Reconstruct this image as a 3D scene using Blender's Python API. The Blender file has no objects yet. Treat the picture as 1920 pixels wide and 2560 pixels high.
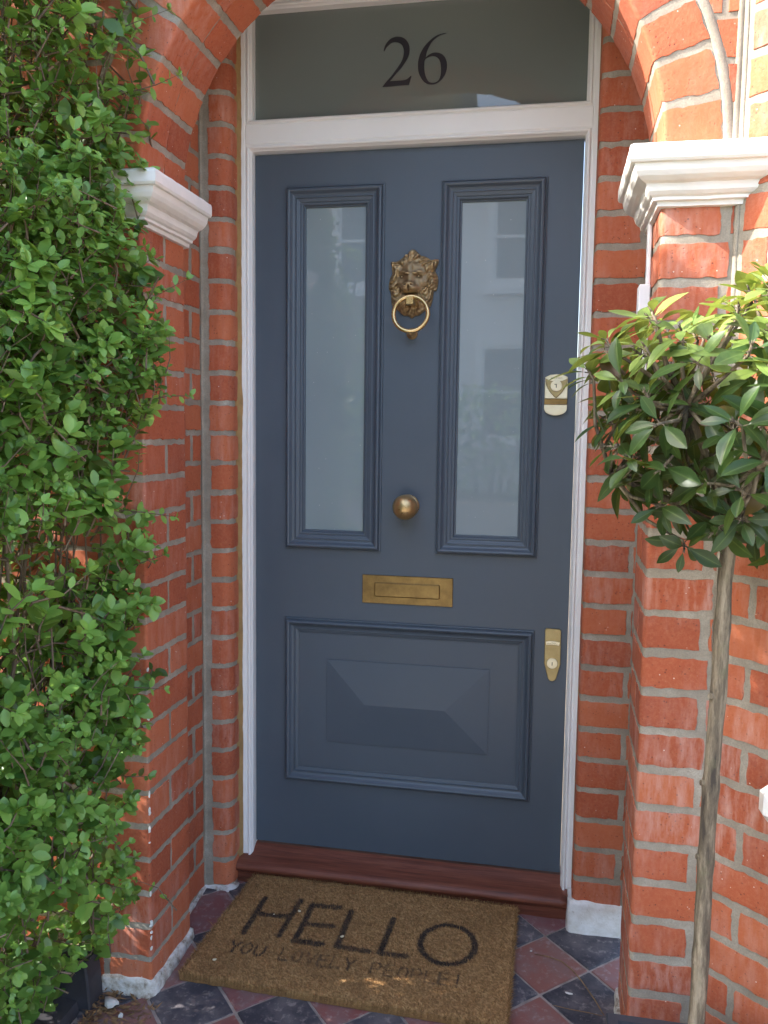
import bpy, math, random
from mathutils import Vector, Matrix, noise
R = math.radians
scene = bpy.context.scene
COL = scene.collection
rnd = random.Random(26)

# ------------------------------------------------------------------ camera, sky, sun, exposure
cam_d = bpy.data.cameras.new('camera')
cam = bpy.data.objects.new('camera', cam_d)
COL.objects.link(cam)
cam.location = (0.3663, -2.2112, 1.1599)
cam.rotation_euler = (1.47428, -0.01284, 0.19385)
cam_d.sensor_fit = 'VERTICAL'
cam_d.sensor_height = 36
cam_d.lens = 30.234
cam_d.clip_start = 0.02
cam_d.clip_end = 2000
scene.camera = cam

SUN_ELEV, SUN_LEFT = 37.0, 76.0          # height of the sun, and how far round to the left of the front
e, a = R(SUN_ELEV), R(SUN_LEFT)
to_sun = Vector((-math.cos(e) * math.sin(a), -math.cos(e) * math.cos(a), math.sin(e)))
world = bpy.data.worlds.new('World')
scene.world = world
world.use_nodes = True
wt = world.node_tree
bg = wt.nodes['Background']
sky = wt.nodes.new('ShaderNodeTexSky')
sky.sky_type = 'NISHITA'
sky.sun_disc = False
sky.sun_elevation = e
sky.sun_rotation = math.atan2(to_sun.x, to_sun.y)
sky.air_density = 1.0
sky.dust_density = 3.0
sky.ozone_density = 0.8
wt.links.new(sky.outputs[0], bg.inputs[0])
bg.inputs[1].default_value = 0.15
sd = bpy.data.lights.new('sun', 'SUN')
sd.energy = 2.0
sd.angle = R(0.53)
sd.color = (1.0, 0.96, 0.90)
sun = bpy.data.objects.new('sun', sd)
COL.objects.link(sun)
sun.location = (-6, -4, 8)
sun.rotation_euler = to_sun.to_track_quat('Z', 'Y').to_euler()
scene.view_settings.view_transform = 'Standard'
scene.view_settings.look = 'None'
scene.view_settings.exposure = 2.85
scene.view_settings.gamma = 1
scene.cycles.max_bounces = 10
scene.cycles.diffuse_bounces = 6
scene.cycles.transparent_max_bounces = 8
scene.cycles.sample_clamp_indirect = 6

# ------------------------------------------------------------------ helpers
def tag(o, label=None, cat=None, group=None, kind=None):
    if label: o['label'] = label
    if cat: o['category'] = cat
    if group: o['group'] = group
    if kind: o['kind'] = kind
    return o

def thing(name, label, cat, loc=(0, 0, 0), group=None):
    o = bpy.data.objects.new(name, None)
    COL.objects.link(o)
    o.location = loc
    o.empty_display_size = 0.05
    return tag(o, label, cat, group)

class MB:
    """collects vertices, faces, a material index per face and a colour per vertex"""
    def __init__(s):
        s.v = []; s.f = []; s.m = []; s.c = []; s.sm = []
    def vert(s, p, c=(0.5, 0.5, 0.5)):
        s.v.append((p[0], p[1], p[2])); s.c.append(c)
        return len(s.v) - 1
    def face(s, ids, m=0, smooth=False):
        s.f.append(tuple(ids)); s.m.append(m); s.sm.append(smooth)
    def box(s, x0, x1, y0, y1, z0, z1, m=0, c=(0.5, 0.5, 0.5), b=0.0):
        if b <= 0:
            i = [s.vert((x, y, z), c) for z in (z0, z1) for y in (y0, y1) for x in (x0, x1)]
            for q in ((0, 2, 3, 1), (4, 5, 7, 6), (0, 1, 5, 4), (2, 6, 7, 3), (0, 4, 6, 2), (1, 3, 7, 5)):
                s.face([i[k] for k in q], m)
            return
        # chamfered box
        P = {}
        for sx in (0, 1):
            for sy in (0, 1):
                for sz in (0, 1):
                    x, y, z = (x0, x1)[sx], (y0, y1)[sy], (z0, z1)[sz]
                    dx, dy, dz = (b, -b)[sx], (b, -b)[sy], (b, -b)[sz]
                    P[sx, sy, sz, 'x'] = s.vert((x, y + dy, z + dz), c)
                    P[sx, sy, sz, 'y'] = s.vert((x + dx, y, z + dz), c)
                    P[sx, sy, sz, 'z'] = s.vert((x + dx, y + dy, z), c)
        for k in (0, 1):
            q = [(k, 0, 0), (k, 1, 0), (k, 1, 1), (k, 0, 1)]
            ids = [P[t + ('x',)] for t in q]; s.face(ids if k else ids[::-1], m)
            q = [(0, k, 0), (1, k, 0), (1, k, 1), (0, k, 1)]
            ids = [P[t + ('y',)] for t in q]; s.face(ids[::-1] if k else ids, m)
            q = [(0, 0, k), (1, 0, k), (1, 1, k), (0, 1, k)]
            ids = [P[t + ('z',)] for t in q]; s.face(ids if k else ids[::-1], m)
        for p in (0, 1):
            for q in (0, 1):
                for (A, B, f) in (('y', 'z', lambda t: (t, p, q)), ('x', 'z', lambda t: (p, t, q)), ('x', 'y', lambda t: (p, q, t))):
                    s.face([P[f(0) + (A,)], P[f(1) + (A,)], P[f(1) + (B,)], P[f(0) + (B,)]], m)
        for sx in (0, 1):
            for sy in (0, 1):
                for sz in (0, 1):
                    s.face([P[sx, sy, sz, k] for k in 'xyz'], m)
    def tube(s, pts, radii, n=6, m=0, c=(0.5, 0.5, 0.5), cap=True):
        pts = [Vector(p) for p in pts]
        rings = []
        up = Vector((0.31, 0.17, 0.93))
        for i, p in enumerate(pts):
            t = (pts[min(i + 1, len(pts) - 1)] - pts[max(i - 1, 0)]).normalized()
            a1 = t.cross(up)
            if a1.length < 0.05: a1 = t.cross(Vector((1, 0, 0)))
            a1.normalize(); b1 = t.cross(a1)
            r = radii[i] if hasattr(radii, '__len__') else radii
            rings.append([s.vert(p + (a1 * math.cos(2 * math.pi * k / n) + b1 * math.sin(2 * math.pi * k / n)) * r, c) for k in range(n)])
        for i in range(len(rings) - 1):
            for k in range(n):
                s.face((rings[i][k], rings[i][(k + 1) % n], rings[i + 1][(k + 1) % n], rings[i + 1][k]), m, True)
        if cap:
            s.face(rings[0][::-1], m); s.face(rings[-1], m)
    def lathe(s, prof, M, n=32, m=0, c=(0.5, 0.5, 0.5), smooth=True):
        """prof: (radius, height) pairs turned about local z, placed with matrix M"""
        rings = []
        for r, h in prof:
            if r < 1e-6:
                rings.append([s.vert(M @ Vector((0, 0, h)), c)])
            else:
                rings.append([s.vert(M @ Vector((r * math.cos(2 * math.pi * k / n), r * math.sin(2 * math.pi * k / n), h)), c) for k in range(n)])
        for A, B in zip(rings, rings[1:]):
            for k in range(n):
                k2 = (k + 1) % n
                if len(A) == 1 and len(B) == 1: continue
                if len(A) == 1: s.face((A[0], B[k2], B[k]), m, smooth)
                elif len(B) == 1: s.face((A[k], A[k2], B[0]), m, smooth)
                else: s.face((A[k], A[k2], B[k2], B[k]), m, smooth)
    def plate(s, pts, y0, y1, ch=0.0, m=0, c=(0.5, 0.5, 0.5)):
        """outline in (x, z), back face at y0, front face at y1 (< y0), with a chamfer ch"""
        n = len(pts)
        cx = sum(p[0] for p in pts) / n; cz = sum(p[1] for p in pts) / n
        def inset(d):
            out = []
            for i in range(n):
                p0, p, p1 = pts[i - 1], pts[i], pts[(i + 1) % n]
                e0 = Vector((p[0] - p0[0], p[1] - p0[1])); e1 = Vector((p1[0] - p[0], p1[1] - p[1]))
                if e0.length < 1e-9: e0 = e1
                if e1.length < 1e-9: e1 = e0
                e0.normalize(); e1.normalize()
                t = e0 + e1
                if t.length < 1e-6: t = e0
                t.normalize()
                nn = Vector((-t.y, t.x))
                if nn.dot(Vector((cx - p[0], cz - p[1]))) < 0 and area > 0: pass
                out.append((p[0] + nn.x * d * sg, p[1] + nn.y * d * sg))
            return out
        area = sum(pts[i - 1][0] * pts[i][1] - pts[i][0] * pts[i - 1][1] for i in range(n))
        sg = 1 if area > 0 else -1
        A = [s.vert((x, y0, z), c) for x, z in pts]
        rings = [A]
        if ch > 0:
            rings.append([s.vert((x, y1 + ch, z), c) for x, z in pts])
            top = inset(ch)
            rings.append([s.vert((x, y1, z), c) for x, z in top])
        else:
            rings.append([s.vert((x, y1, z), c) for x, z in pts])
        for P, Q in zip(rings, rings[1:]):
            for k in range(n):
                k2 = (k + 1) % n
                ids = (P[k], P[k2], Q[k2], Q[k])
                s.face(ids if sg > 0 else ids[::-1], m)
        s.face(rings[-1] if sg > 0 else rings[-1][::-1], m)
    def build(s, name, mats, parent=None, recalc=False):
        me = bpy.data.meshes.new(name)
        me.from_pydata(s.v, [], s.f)
        for mt in (mats if isinstance(mats, (list, tuple)) else [mats]):
            me.materials.append(mt)
        me.polygons.foreach_set('material_index', s.m)
        me.polygons.foreach_set('use_smooth', s.sm)
        at = me.attributes.new('tone', 'FLOAT_COLOR', 'POINT')
        flat = []
        for c in s.c: flat.extend((c[0], c[1], c[2], 1.0))
        at.data.foreach_set('color', flat)
        me.update()
        if recalc:
            import bmesh
            bm = bmesh.new(); bm.from_mesh(me)
            bmesh.ops.recalc_face_normals(bm, faces=bm.faces)
            bm.to_mesh(me); bm.free()
        o = bpy.data.objects.new(name, me)
        COL.objects.link(o)
        if parent:
            o.parent = parent
            o.matrix_parent_inverse = Matrix.Translation(parent_loc(parent)).inverted()
        return o

def parent_loc(p):
    v = Vector(p.location)
    while p.parent:
        # parts sit at the origin with an inverse of the thing's own place, so they share its frame
        return Vector((0, 0, 0))
    return v

def sm_step(a0, b0, x):
    t = min(1, max(0, (x - a0) / (b0 - a0)))
    return t * t * (3 - 2 * t)

class Path:
    """a polyline in a plane with rounded corners; outward normal on the right-hand side of travel"""
    def __init__(s, pts, radii):
        P = [Vector(p) for p in pts]
        out = []
        for i, p in enumerate(P):
            if i == 0 or i == len(P) - 1 or radii[i] <= 0:
                out.append(p); continue
            d0 = (p - P[i - 1]).normalized(); d1 = (P[i + 1] - p).normalized()
            ang = math.acos(max(-1, min(1, d0.dot(d1))))
            t = radii[i] * math.tan(ang / 2)
            A = p - d0 * t; B = p + d1 * t
            n = max(3, int(math.degrees(ang) / 9)) if radii[i] > 0.015 else 3
            cross = d0.x * d1.y - d0.y * d1.x
            nn = Vector((-d0.y, d0.x)) * (1 if cross > 0 else -1)
            C = A + nn * radii[i]
            a0 = math.atan2(A.y - C.y, A.x - C.x)
            sgn = 1 if cross > 0 else -1
            for k in range(n + 1):
                th = a0 + sgn * ang * k / n
                out.append(C + Vector((math.cos(th), math.sin(th))) * radii[i])
        s.p = out
        s.L = [0]
        for q0, q1 in zip(out, out[1:]): s.L.append(s.L[-1] + (q1 - q0).length)
        s.len = s.L[-1]
        segn = [Vector(((q1 - q0).y, -(q1 - q0).x)).normalized() for q0, q1 in zip(out, out[1:])]
        s.n = [segn[0]] + [(segn[i] + segn[i + 1]).normalized() for i in range(len(segn) - 1)] + [segn[-1]]
    def at(s, u):
        L = s.L
        if u <= 0: i = 0
        elif u >= s.len: i = len(L) - 2
        else:
            i = 0
            while L[i + 1] < u: i += 1
        t = (u - L[i]) / max(1e-9, L[i + 1] - L[i])
        return s.p[i].lerp(s.p[i + 1], t), s.n[i].lerp(s.n[i + 1], min(1, max(0, t))).normalized()
    def stops(s, u0, u1, step):
        us = set([u0, u1])
        k = max(1, int((u1 - u0) / step))
        for i in range(1, k): us.add(u0 + (u1 - u0) * i / k)
        for l in s.L:
            if u0 + 0.002 < l < u1 - 0.002: us.add(l)
        us = sorted(us)
        out = [us[0]]
        for q in us[1:-1]:
            if q - out[-1] > 0.0012 and us[-1] - q > 0.0012: out.append(q)
        out.append(us[-1])
        return out

def wall_map(path):
    def f(u, v, d):
        p, n = path.at(u)
        return (p.x + n.x * d, p.y + n.y * d, v)
    return f

BLOOM = 0.0          # extra lime bloom on the bricks of a part
def brick(mb, mapf, us, v0, v1, rn, proud=0.0022, nv=8, rag=0.0025, tone=None, m=0):
    """one brick face with ragged arrises, standing proud of the joint"""
    ns = rn.random() * 100
    tn = tone or (rn.random(), min(1.6, rn.random() + BLOOM), rn.random())
    vs = [v0 + (v1 - v0) * j / nv for j in range(nv + 1)]
    nu = len(us) - 1
    pr = proud * rn.uniform(0.7, 1.3)
    cut = [rn.uniform(-0.0012, 0.0025) for _ in range(4)]
    def jit(u, v, k):
        g = noise.noise((u * 60 + ns, v * 60, k * 7.3 + ns)) * 1.3 + noise.noise((u * 190 + ns, v * 190, k * 3.1)) * 0.7
        return rag * g
    ids = []
    top = {}
    for j, v in enumerate(vs):
        for i, u in enumerate(us):
            uu, vv = u, v
            if i == 0: uu = u + cut[0] * 0.5 + jit(0, v, 1)
            if i == nu: uu = u - cut[1] * 0.5 + jit(0, v, 2)
            if j == 0: vv = v + cut[2] * 0.5 + jit(u, 0, 3)
            if j == nv: vv = v - cut[3] * 0.5 + jit(u, 0, 4)
            edge = (i in (0, nu)) or (j in (0, nv))
            dd = pr - (0.0005 if edge else 0) + 0.0006 * noise.noise((u * 40 + ns, v * 40, 9))
            top[i, j] = (mb.vert(mapf(uu, vv, dd), tn), uu, vv)
    for j in range(nv):
        for i in range(nu):
            mb.face((top[i, j][0], top[i + 1, j][0], top[i + 1, j + 1][0], top[i, j + 1][0]), m, True)
    ring = [(i, 0) for i in range(nu)] + [(nu, j) for j in range(nv)] + [(i, nv) for i in range(nu, 0, -1)] + [(0, j) for j in range(nv, 0, -1)]
    base = []; lip = []
    for (i, j) in ring:
        lip.append(mb.vert(mb.v[top[i, j][0]], tn))
        _, uu, vv = top[i, j]
        du = -0.0006 if i == 0 else (0.0006 if i == nu else 0)
        dv = -0.0006 if j == 0 else (0.0006 if j == nv else 0)
        base.append(mb.vert(mapf(uu + du, vv + dv, -0.002), tn))
    for k in range(len(ring)):
        k2 = (k + 1) % len(ring)
        mb.face((base[k], base[k2], lip[k2], lip[k]), m)

def mortar(mb, mapf, us, v0, v1, vstep=0.03, m=1, d0=0.0):
    nv = max(1, int((v1 - v0) / vstep))
    idx = []
    for j in range(nv + 1):
        v = v0 + (v1 - v0) * j / nv
        idx.append([mb.vert(mapf(u, v, d0 + 0.0008 * noise.noise((u * 25, v * 25, 3.3)))) for u in us])
    for j in range(nv):
        for i in range(len(us) - 1):
            mb.face((idx[j][i], idx[j][i + 1], idx[j + 1][i + 1], idx[j + 1][i]), m, True)

def brick_wall(mb, path, z0, z1, phase, pitch, patterns, rn, joint=0.0138, step=0.009, proud=0.0022):
    f = wall_map(path)
    mortar(mb, f, path.stops(0, path.len, 0.03), z0, z1)
    k = int(math.floor((z0 - phase) / pitch)) - 1
    while True:
        b = phase + k * pitch + joint / 2; t = phase + (k + 1) * pitch - joint / 2
        if b > z1: break
        if t > z0 + 0.012:
            b2 = max(b, z0); t2 = min(t, z1)
            if t2 - b2 > 0.012:
                pat = patterns[k % len(patterns)]
                for (u0, u1) in pat:
                    dj = rn.uniform(-0.002, 0.002)
                    brick(mb, f, path.stops(u0 + joint / 2 + dj, u1 - joint / 2 + dj, step), b2, t2, rn, proud)
        k += 1

def sweep(mb, pts, prof, closed=True, m=0, c=(0.5, 0.5, 0.5)):
    """profile (inset towards the inside, y) swept with mitres round a path in the x-z plane (anticlockwise seen from the front)"""
    n = len(pts)
    P = [Vector(p) for p in pts]
    rings = []
    for i in range(n):
        if closed or 0 < i < n - 1:
            d0 = (P[i] - P[i - 1]).normalized(); d1 = (P[(i + 1) % n] - P[i]).normalized()
            n0 = Vector((-d0.y, d0.x)); n1 = Vector((-d1.y, d1.x))
            nn = (n0 + n1); nn = nn / max(1e-6, nn.dot(n0))
        else:
            d = (P[1] - P[0]).normalized() if i == 0 else (P[-1] - P[-2]).normalized()
            nn = Vector((-d.y, d.x))
        rings.append([mb.vert((P[i].x + nn.x * q, y, P[i].y + nn.y * q), c) for q, y in prof])
    for i in range(n if closed else n - 1):
        A, B = rings[i], rings[(i + 1) % n]
        for k in range(len(prof) - 1):
            mb.face((A[k], B[k], B[k + 1], A[k + 1]), m)
    if not closed:
        mb.face(rings[0], m); mb.face(rings[-1][::-1], m)

# ------------------------------------------------------------------ materials
def new_mat(name):
    m = bpy.data.materials.new(name)
    m.use_nodes = True
    t = m.node_tree
    return m, t, t.nodes['Principled BSDF']

def N(t, kind, **kw):
    n = t.nodes.new(kind)
    for k, v in kw.items(): setattr(n, k, v)
    return n

def ramp(t, fac, stops):
    r = t.nodes.new('ShaderNodeValToRGB')
    el = r.color_ramp.elements
    while len(el) < len(stops): el.new(0.5)
    for q, (pos, colr) in zip(el, stops):
        q.position = pos
        q.color = (*colr, 1) if len(colr) == 3 else colr
    t.links.new(fac, r.inputs[0])
    return r

def mix(t, fac, A, B, mode='MIX'):
    n = t.nodes.new('ShaderNodeMix'); n.data_type = 'RGBA'; n.blend_type = mode
    for s_, v in ((n.inputs[0], fac), (n.inputs[6], A), (n.inputs[7], B)):
        if hasattr(v, 'is_linked') or hasattr(v, 'links'): t.links.new(v, s_)
        elif isinstance(v, (int, float)): s_.default_value = v
        else: s_.default_value = (*v, 1)
    return n.outputs[2]

def noise_tex(t, scale, detail=4, rough=0.6, vec=None, stretch=None):
    n = N(t, 'ShaderNodeTexNoise')
    n.inputs['Scale'].default_value = scale
    n.inputs['Detail'].default_value = detail
    n.inputs['Roughness'].default_value = rough
    if vec is not None:
        if stretch:
            mp = N(t, 'ShaderNodeMapping'); mp.inputs['Scale'].default_value = stretch
            t.links.new(vec, mp.inputs[0]); vec = mp.outputs[0]
        t.links.new(vec, n.inputs[0])
    return n

def bump(t, bs, h, strength, dist=0.002):
    b = N(t, 'ShaderNodeBump')
    b.inputs['Strength'].default_value = strength
    b.inputs['Distance'].default_value = dist
    t.links.new(h, b.inputs['Height'])
    t.links.new(b.outputs[0], bs.inputs['Normal'])
    return b

def tone_of(t):
    at = N(t, 'ShaderNodeAttribute'); at.attribute_name = 'tone'
    sp = N(t, 'ShaderNodeSeparateColor'); t.links.new(at.outputs['Color'], sp.inputs[0])
    return sp.outputs

def mth(t, op, a_, b_=None, clamp=False):
    n = N(t, 'ShaderNodeMath'); n.operation = op; n.use_clamp = clamp
    for s_, v in ((n.inputs[0], a_), (n.inputs[1], b_)):
        if v is None: continue
        if isinstance(v, (int, float)): s_.default_value = v
        else: t.links.new(v, s_)
    return n.outputs[0]

def make_brick_mat(name, dark, midc, light, bloom):
    m, t, b = new_mat(name)
    co = N(t, 'ShaderNodeTexCoord').outputs['Object']
    tr, tg, tb = tone_of(t)[:3]
    n1 = noise_tex(t, 22, 5, 0.65, co)
    n1.noise_dimensions = '4D'; t.links.new(mth(t, 'MULTIPLY', tb, 37.0), n1.inputs['W'])
    n2 = noise_tex(t, 160, 3, 0.7, co)
    f = mth(t, 'ADD', mth(t, 'MULTIPLY', tr, 0.72), mth(t, 'MULTIPLY', n1.outputs[0], 0.50))
    f = mth(t, 'SUBTRACT', f, 0.08)
    c = ramp(t, f, [(0.0, dark), (0.5, midc), (1.0, light)]).outputs[0]
    c = mix(t, ramp(t, n2.outputs[0], [(0.42, (0, 0, 0)), (0.75, (0.35, 0.35, 0.35))]).outputs[0], c, (light[0] * 1.1, light[1] * 1.5, light[2] * 1.8))
    # burnt specks
    v = N(t, 'ShaderNodeTexVoronoi'); v.inputs['Scale'].default_value = 120; t.links.new(co, v.inputs[0])
    n3 = noise_tex(t, 45, 3, 0.6, co)
    sp = mth(t, 'MULTIPLY', ramp(t, v.outputs['Distance'], [(0.10, (1, 1, 1)), (0.24, (0, 0, 0))]).outputs[0], ramp(t, n3.outputs[0], [(0.46, (0, 0, 0)), (0.58, (1, 1, 1))]).outputs[0])
    c = mix(t, mth(t, 'MULTIPLY', sp, 0.75), c, (0.09, 0.03, 0.022))
    # pale lime bloom washed down the face
    n4 = noise_tex(t, 9, 5, 0.62, co, (7, 7, 1.6))
    n4.noise_dimensions = '4D'; t.links.new(mth(t, 'MULTIPLY', tb, 23.0), n4.inputs['W'])
    n5 = noise_tex(t, 5, 3, 0.6, co)
    st = mth(t, 'MULTIPLY', ramp(t, n4.outputs[0], [(0.42, (0, 0, 0)), (0.72, (1, 1, 1))]).outputs[0], ramp(t, n5.outputs[0], [(0.35, (0, 0, 0)), (0.62, (1, 1, 1))]).outputs[0])
    st = mth(t, 'MULTIPLY', st, mth(t, 'MULTIPLY', tg, bloom))
    c = mix(t, st, c, (0.62, 0.40, 0.33))
    # white flecks of old paint and lime
    v2 = N(t, 'ShaderNodeTexVoronoi'); v2.inputs['Scale'].default_value = 75; t.links.new(co, v2.inputs[0])
    n6 = noise_tex(t, 30, 2, 0.5, co)
    fl = mth(t, 'MULTIPLY', ramp(t, v2.outputs['Distance'], [(0.07, (1, 1, 1)), (0.12, (0, 0, 0))]).outputs[0], ramp(t, n6.outputs[0], [(0.56, (0, 0, 0)), (0.62, (1, 1, 1))]).outputs[0])
    c = mix(t, mth(t, 'MULTIPLY', fl, 0.8), c, (0.75, 0.66, 0.56))
    t.links.new(c, b.inputs['Base Color'])
    b.inputs['Roughness'].default_value = 0.85
    hh = mth(t, 'ADD', n2.outputs[0], mth(t, 'MULTIPLY', n1.outputs[0], 1.5))
    hh = mth(t, 'SUBTRACT', hh, mth(t, 'MULTIPLY', sp, 0.8))
    bump(t, b, hh, 0.55, 0.0016)
    return m

MAT = {}
MAT['brick'] = make_brick_mat('red_brick', (0.265, 0.054, 0.023), (0.405, 0.093, 0.036), (0.48, 0.135, 0.054), 0.55)

def simple(name, colr, rough=0.5, metal=0.0, bumps=None, vary=0.0, vscale=8, coat=0.0):
    m, t, b = new_mat(name)
    co = N(t, 'ShaderNodeTexCoord').outputs['Object']
    b.inputs['Roughness'].default_value = rough
    b.inputs['Metallic'].default_value = metal
    b.inputs['Coat Weight'].default_value = coat
    b.inputs['Coat Roughness'].default_value = 0.06
    if vary > 0:
        n = noise_tex(t, vscale, 5, 0.6, co)
        lo = tuple(x * (1 - vary) for x in colr); hi = tuple(min(1, x * (1 + vary)) for x in colr)
        t.links.new(ramp(t, n.outputs[0], [(0.3, lo), (0.7, hi)]).outputs[0], b.inputs['Base Color'])
    else:
        b.inputs['Base Color'].default_value = (*colr, 1)
    if bumps:
        n = noise_tex(t, bumps[0], 4, 0.6, co, bumps[2] if len(bumps) > 2 else None)
        bump(t, b, n.outputs[0], bumps[1], 0.0015)
    MAT[name] = m
    return m

# mortar
m, t, b = new_mat('mortar')
co = N(t, 'ShaderNodeTexCoord').outputs['Object']
n1 = noise_tex(t, 11, 7, 0.72, co); n2 = noise_tex(t, 300, 2, 0.6, co)
c = ramp(t, n1.outputs[0], [(0.36, (0.25, 0.215, 0.162)), (0.55, (0.34, 0.300, 0.232)), (0.68, (0.45, 0.405, 0.325))]).outputs[0]
c = mix(t, ramp(t, n2.outputs[0], [(0.4, (0, 0, 0)), (0.8, (0.5, 0.5, 0.5))]).outputs[0], c, (0.17, 0.15, 0.125))
t.links.new(c, b.inputs['Base Color']); b.inputs['Roughness'].default_value = 0.92
bump(t, b, mth(t, 'ADD', n2.outputs[0], n1.outputs[0]), 0.5, 0.0015)
MAT['mortar'] = m

simple('white_frame_paint', (0.82, 0.805, 0.77), 0.38, vary=0.03, vscale=5)
simple('white_masonry_paint', (0.80, 0.78, 0.73), 0.55, bumps=(60, 0.35), vary=0.04, vscale=18)
m, t, b = new_mat('door_paint')
co = N(t, 'ShaderNodeTexCoord').outputs['Object']
n1 = noise_tex(t, 3.5, 5, 0.6, co); n2 = noise_tex(t, 45, 4, 0.6, co, (1, 1, 0.12)); n3 = noise_tex(t, 420, 2, 0.5, co)
c = ramp(t, n1.outputs[0], [(0.3, (0.062, 0.081, 0.103)), (0.7, (0.072, 0.092, 0.115))]).outputs[0]
n4 = noise_tex(t, 26, 5, 0.7, co)
c = mix(t, ramp(t, n4.outputs[0], [(0.62, (0, 0, 0)), (0.8, (0.10, 0.10, 0.10))]).outputs[0], c, (0.18, 0.18, 0.17))
t.links.new(c, b.inputs['Base Color'])
t.links.new(ramp(t, n1.outputs[0], [(0.3, (0.36,) * 3), (0.7, (0.50,) * 3)]).outputs[0], b.inputs['Roughness'])
bump(t, b, mth(t, 'ADD', n2.outputs[0], mth(t, 'MULTIPLY', n3.outputs[0], 0.7)), 0.14, 0.0008)
MAT['door_paint'] = m
simple('mastic', (0.33, 0.20, 0.075), 0.7, bumps=(80, 0.5), vary=0.2, vscale=30)
simple('numeral_vinyl', (0.022, 0.018, 0.023), 0.35)
simple('key_slot', (0.01, 0.008, 0.006), 0.6)
simple('trunking_plastic', (0.74, 0.75, 0.78), 0.4)
simple('ceiling_plaster', (0.42, 0.38, 0.33), 0.8, bumps=(40, 0.2))
simple('slate', (0.035, 0.033, 0.038), 0.6, bumps=(35, 0.6), vary=0.4, vscale=14)
simple('planter_lead', (0.045, 0.047, 0.055), 0.5, bumps=(50, 0.2), vary=0.2, vscale=10)
simple('soil', (0.03, 0.02, 0.013), 0.95, bumps=(70, 1.0), vary=0.4, vscale=50)

# flaking white plinth paint
m, t, b = new_mat('flaking_plinth_paint')
co = N(t, 'ShaderNodeTexCoord').outputs['Object']
n1 = noise_tex(t, 30, 6, 0.7, co); n2 = noise_tex(t, 90, 3, 0.6, co)
c = ramp(t, n1.outputs[0], [(0.36, (0.20, 0.15, 0.11)), (0.47, (0.48, 0.43, 0.36)), (0.6, (0.66, 0.635, 0.59))]).outputs[0]
t.links.new(c, b.inputs['Base Color']); b.inputs['Roughness'].default_value = 0.75
bump(t, b, mth(t, 'ADD', n1.outputs[0], n2.outputs[0]), 0.8, 0.003)
MAT['flaking_plinth_paint'] = m

m, t, b = new_mat('worn_plinth_paint')
co = N(t, 'ShaderNodeTexCoord').outputs['Object']
n1 = noise_tex(t, 26, 6, 0.7, co); n2 = noise_tex(t, 90, 3, 0.6, co)
c = ramp(t, n1.outputs[0], [(0.28, (0.28, 0.23, 0.18)), (0.36, (0.60, 0.57, 0.52)), (0.6, (0.74, 0.73, 0.71))]).outputs[0]
c = mix(t, ramp(t, n2.outputs[0], [(0.62, (0, 0, 0)), (0.72, (0.6, 0.6, 0.6))]).outputs[0], c, (0.40, 0.34, 0.28))
t.links.new(c, b.inputs['Base Color']); b.inputs['Roughness'].default_value = 0.6
bump(t, b, mth(t, 'ADD', n1.outputs[0], n2.outputs[0]), 0.5, 0.002)
MAT['worn_plinth_paint'] = m

def brass(name, lo, hi, rough, sc=14, bs=0.15, metal=0.85):
    m, t, b = new_mat(name)
    co = N(t, 'ShaderNodeTexCoord').outputs['Object']
    n1 = noise_tex(t, sc, 5, 0.65, co); n2 = noise_tex(t, 130, 3, 0.6, co)
    t.links.new(ramp(t, n1.outputs[0], [(0.32, lo), (0.68, hi)]).outputs[0], b.inputs['Base Color'])
    t.links.new(ramp(t, n2.outputs[0], [(0.3, (rough - 0.08,) * 3), (0.7, (rough + 0.1,) * 3)]).outputs[0], b.inputs['Roughness'])
    b.inputs['Metallic'].default_value = metal
    bump(t, b, n2.outputs[0], bs, 0.0006)
    MAT[name] = m
brass('aged_brass', (0.46, 0.31, 0.14), (0.62, 0.45, 0.22), 0.34)
brass('tarnished_brass', (0.20, 0.125, 0.045), (0.36, 0.235, 0.085), 0.45, 22)
brass('polished_brass', (0.55, 0.37, 0.16), (0.66, 0.47, 0.22), 0.2, 30)
brass('satin_brass', (0.76, 0.68, 0.46), (0.84, 0.77, 0.57), 0.40, 40, metal=0.55)  # pale base holds the sun glare seen on the upper latch
brass('dull_satin_brass', (0.34, 0.26, 0.12), (0.40, 0.32, 0.16), 0.42, 40)

m, t, b = new_mat('patinated_brass')
co = N(t, 'ShaderNodeTexCoord').outputs['Object']
tr, tg, tb = tone_of(t)[:3]
n1 = noise_tex(t, 60, 4, 0.6, co)
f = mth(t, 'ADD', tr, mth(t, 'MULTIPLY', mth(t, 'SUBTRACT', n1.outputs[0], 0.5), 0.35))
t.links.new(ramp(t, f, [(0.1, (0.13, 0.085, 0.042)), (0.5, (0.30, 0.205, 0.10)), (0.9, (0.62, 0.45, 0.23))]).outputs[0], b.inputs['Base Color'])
b.inputs['Metallic'].default_value = 0.6
b.inputs['Roughness'].default_value = 0.46
MAT['patinated_brass'] = m

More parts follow.
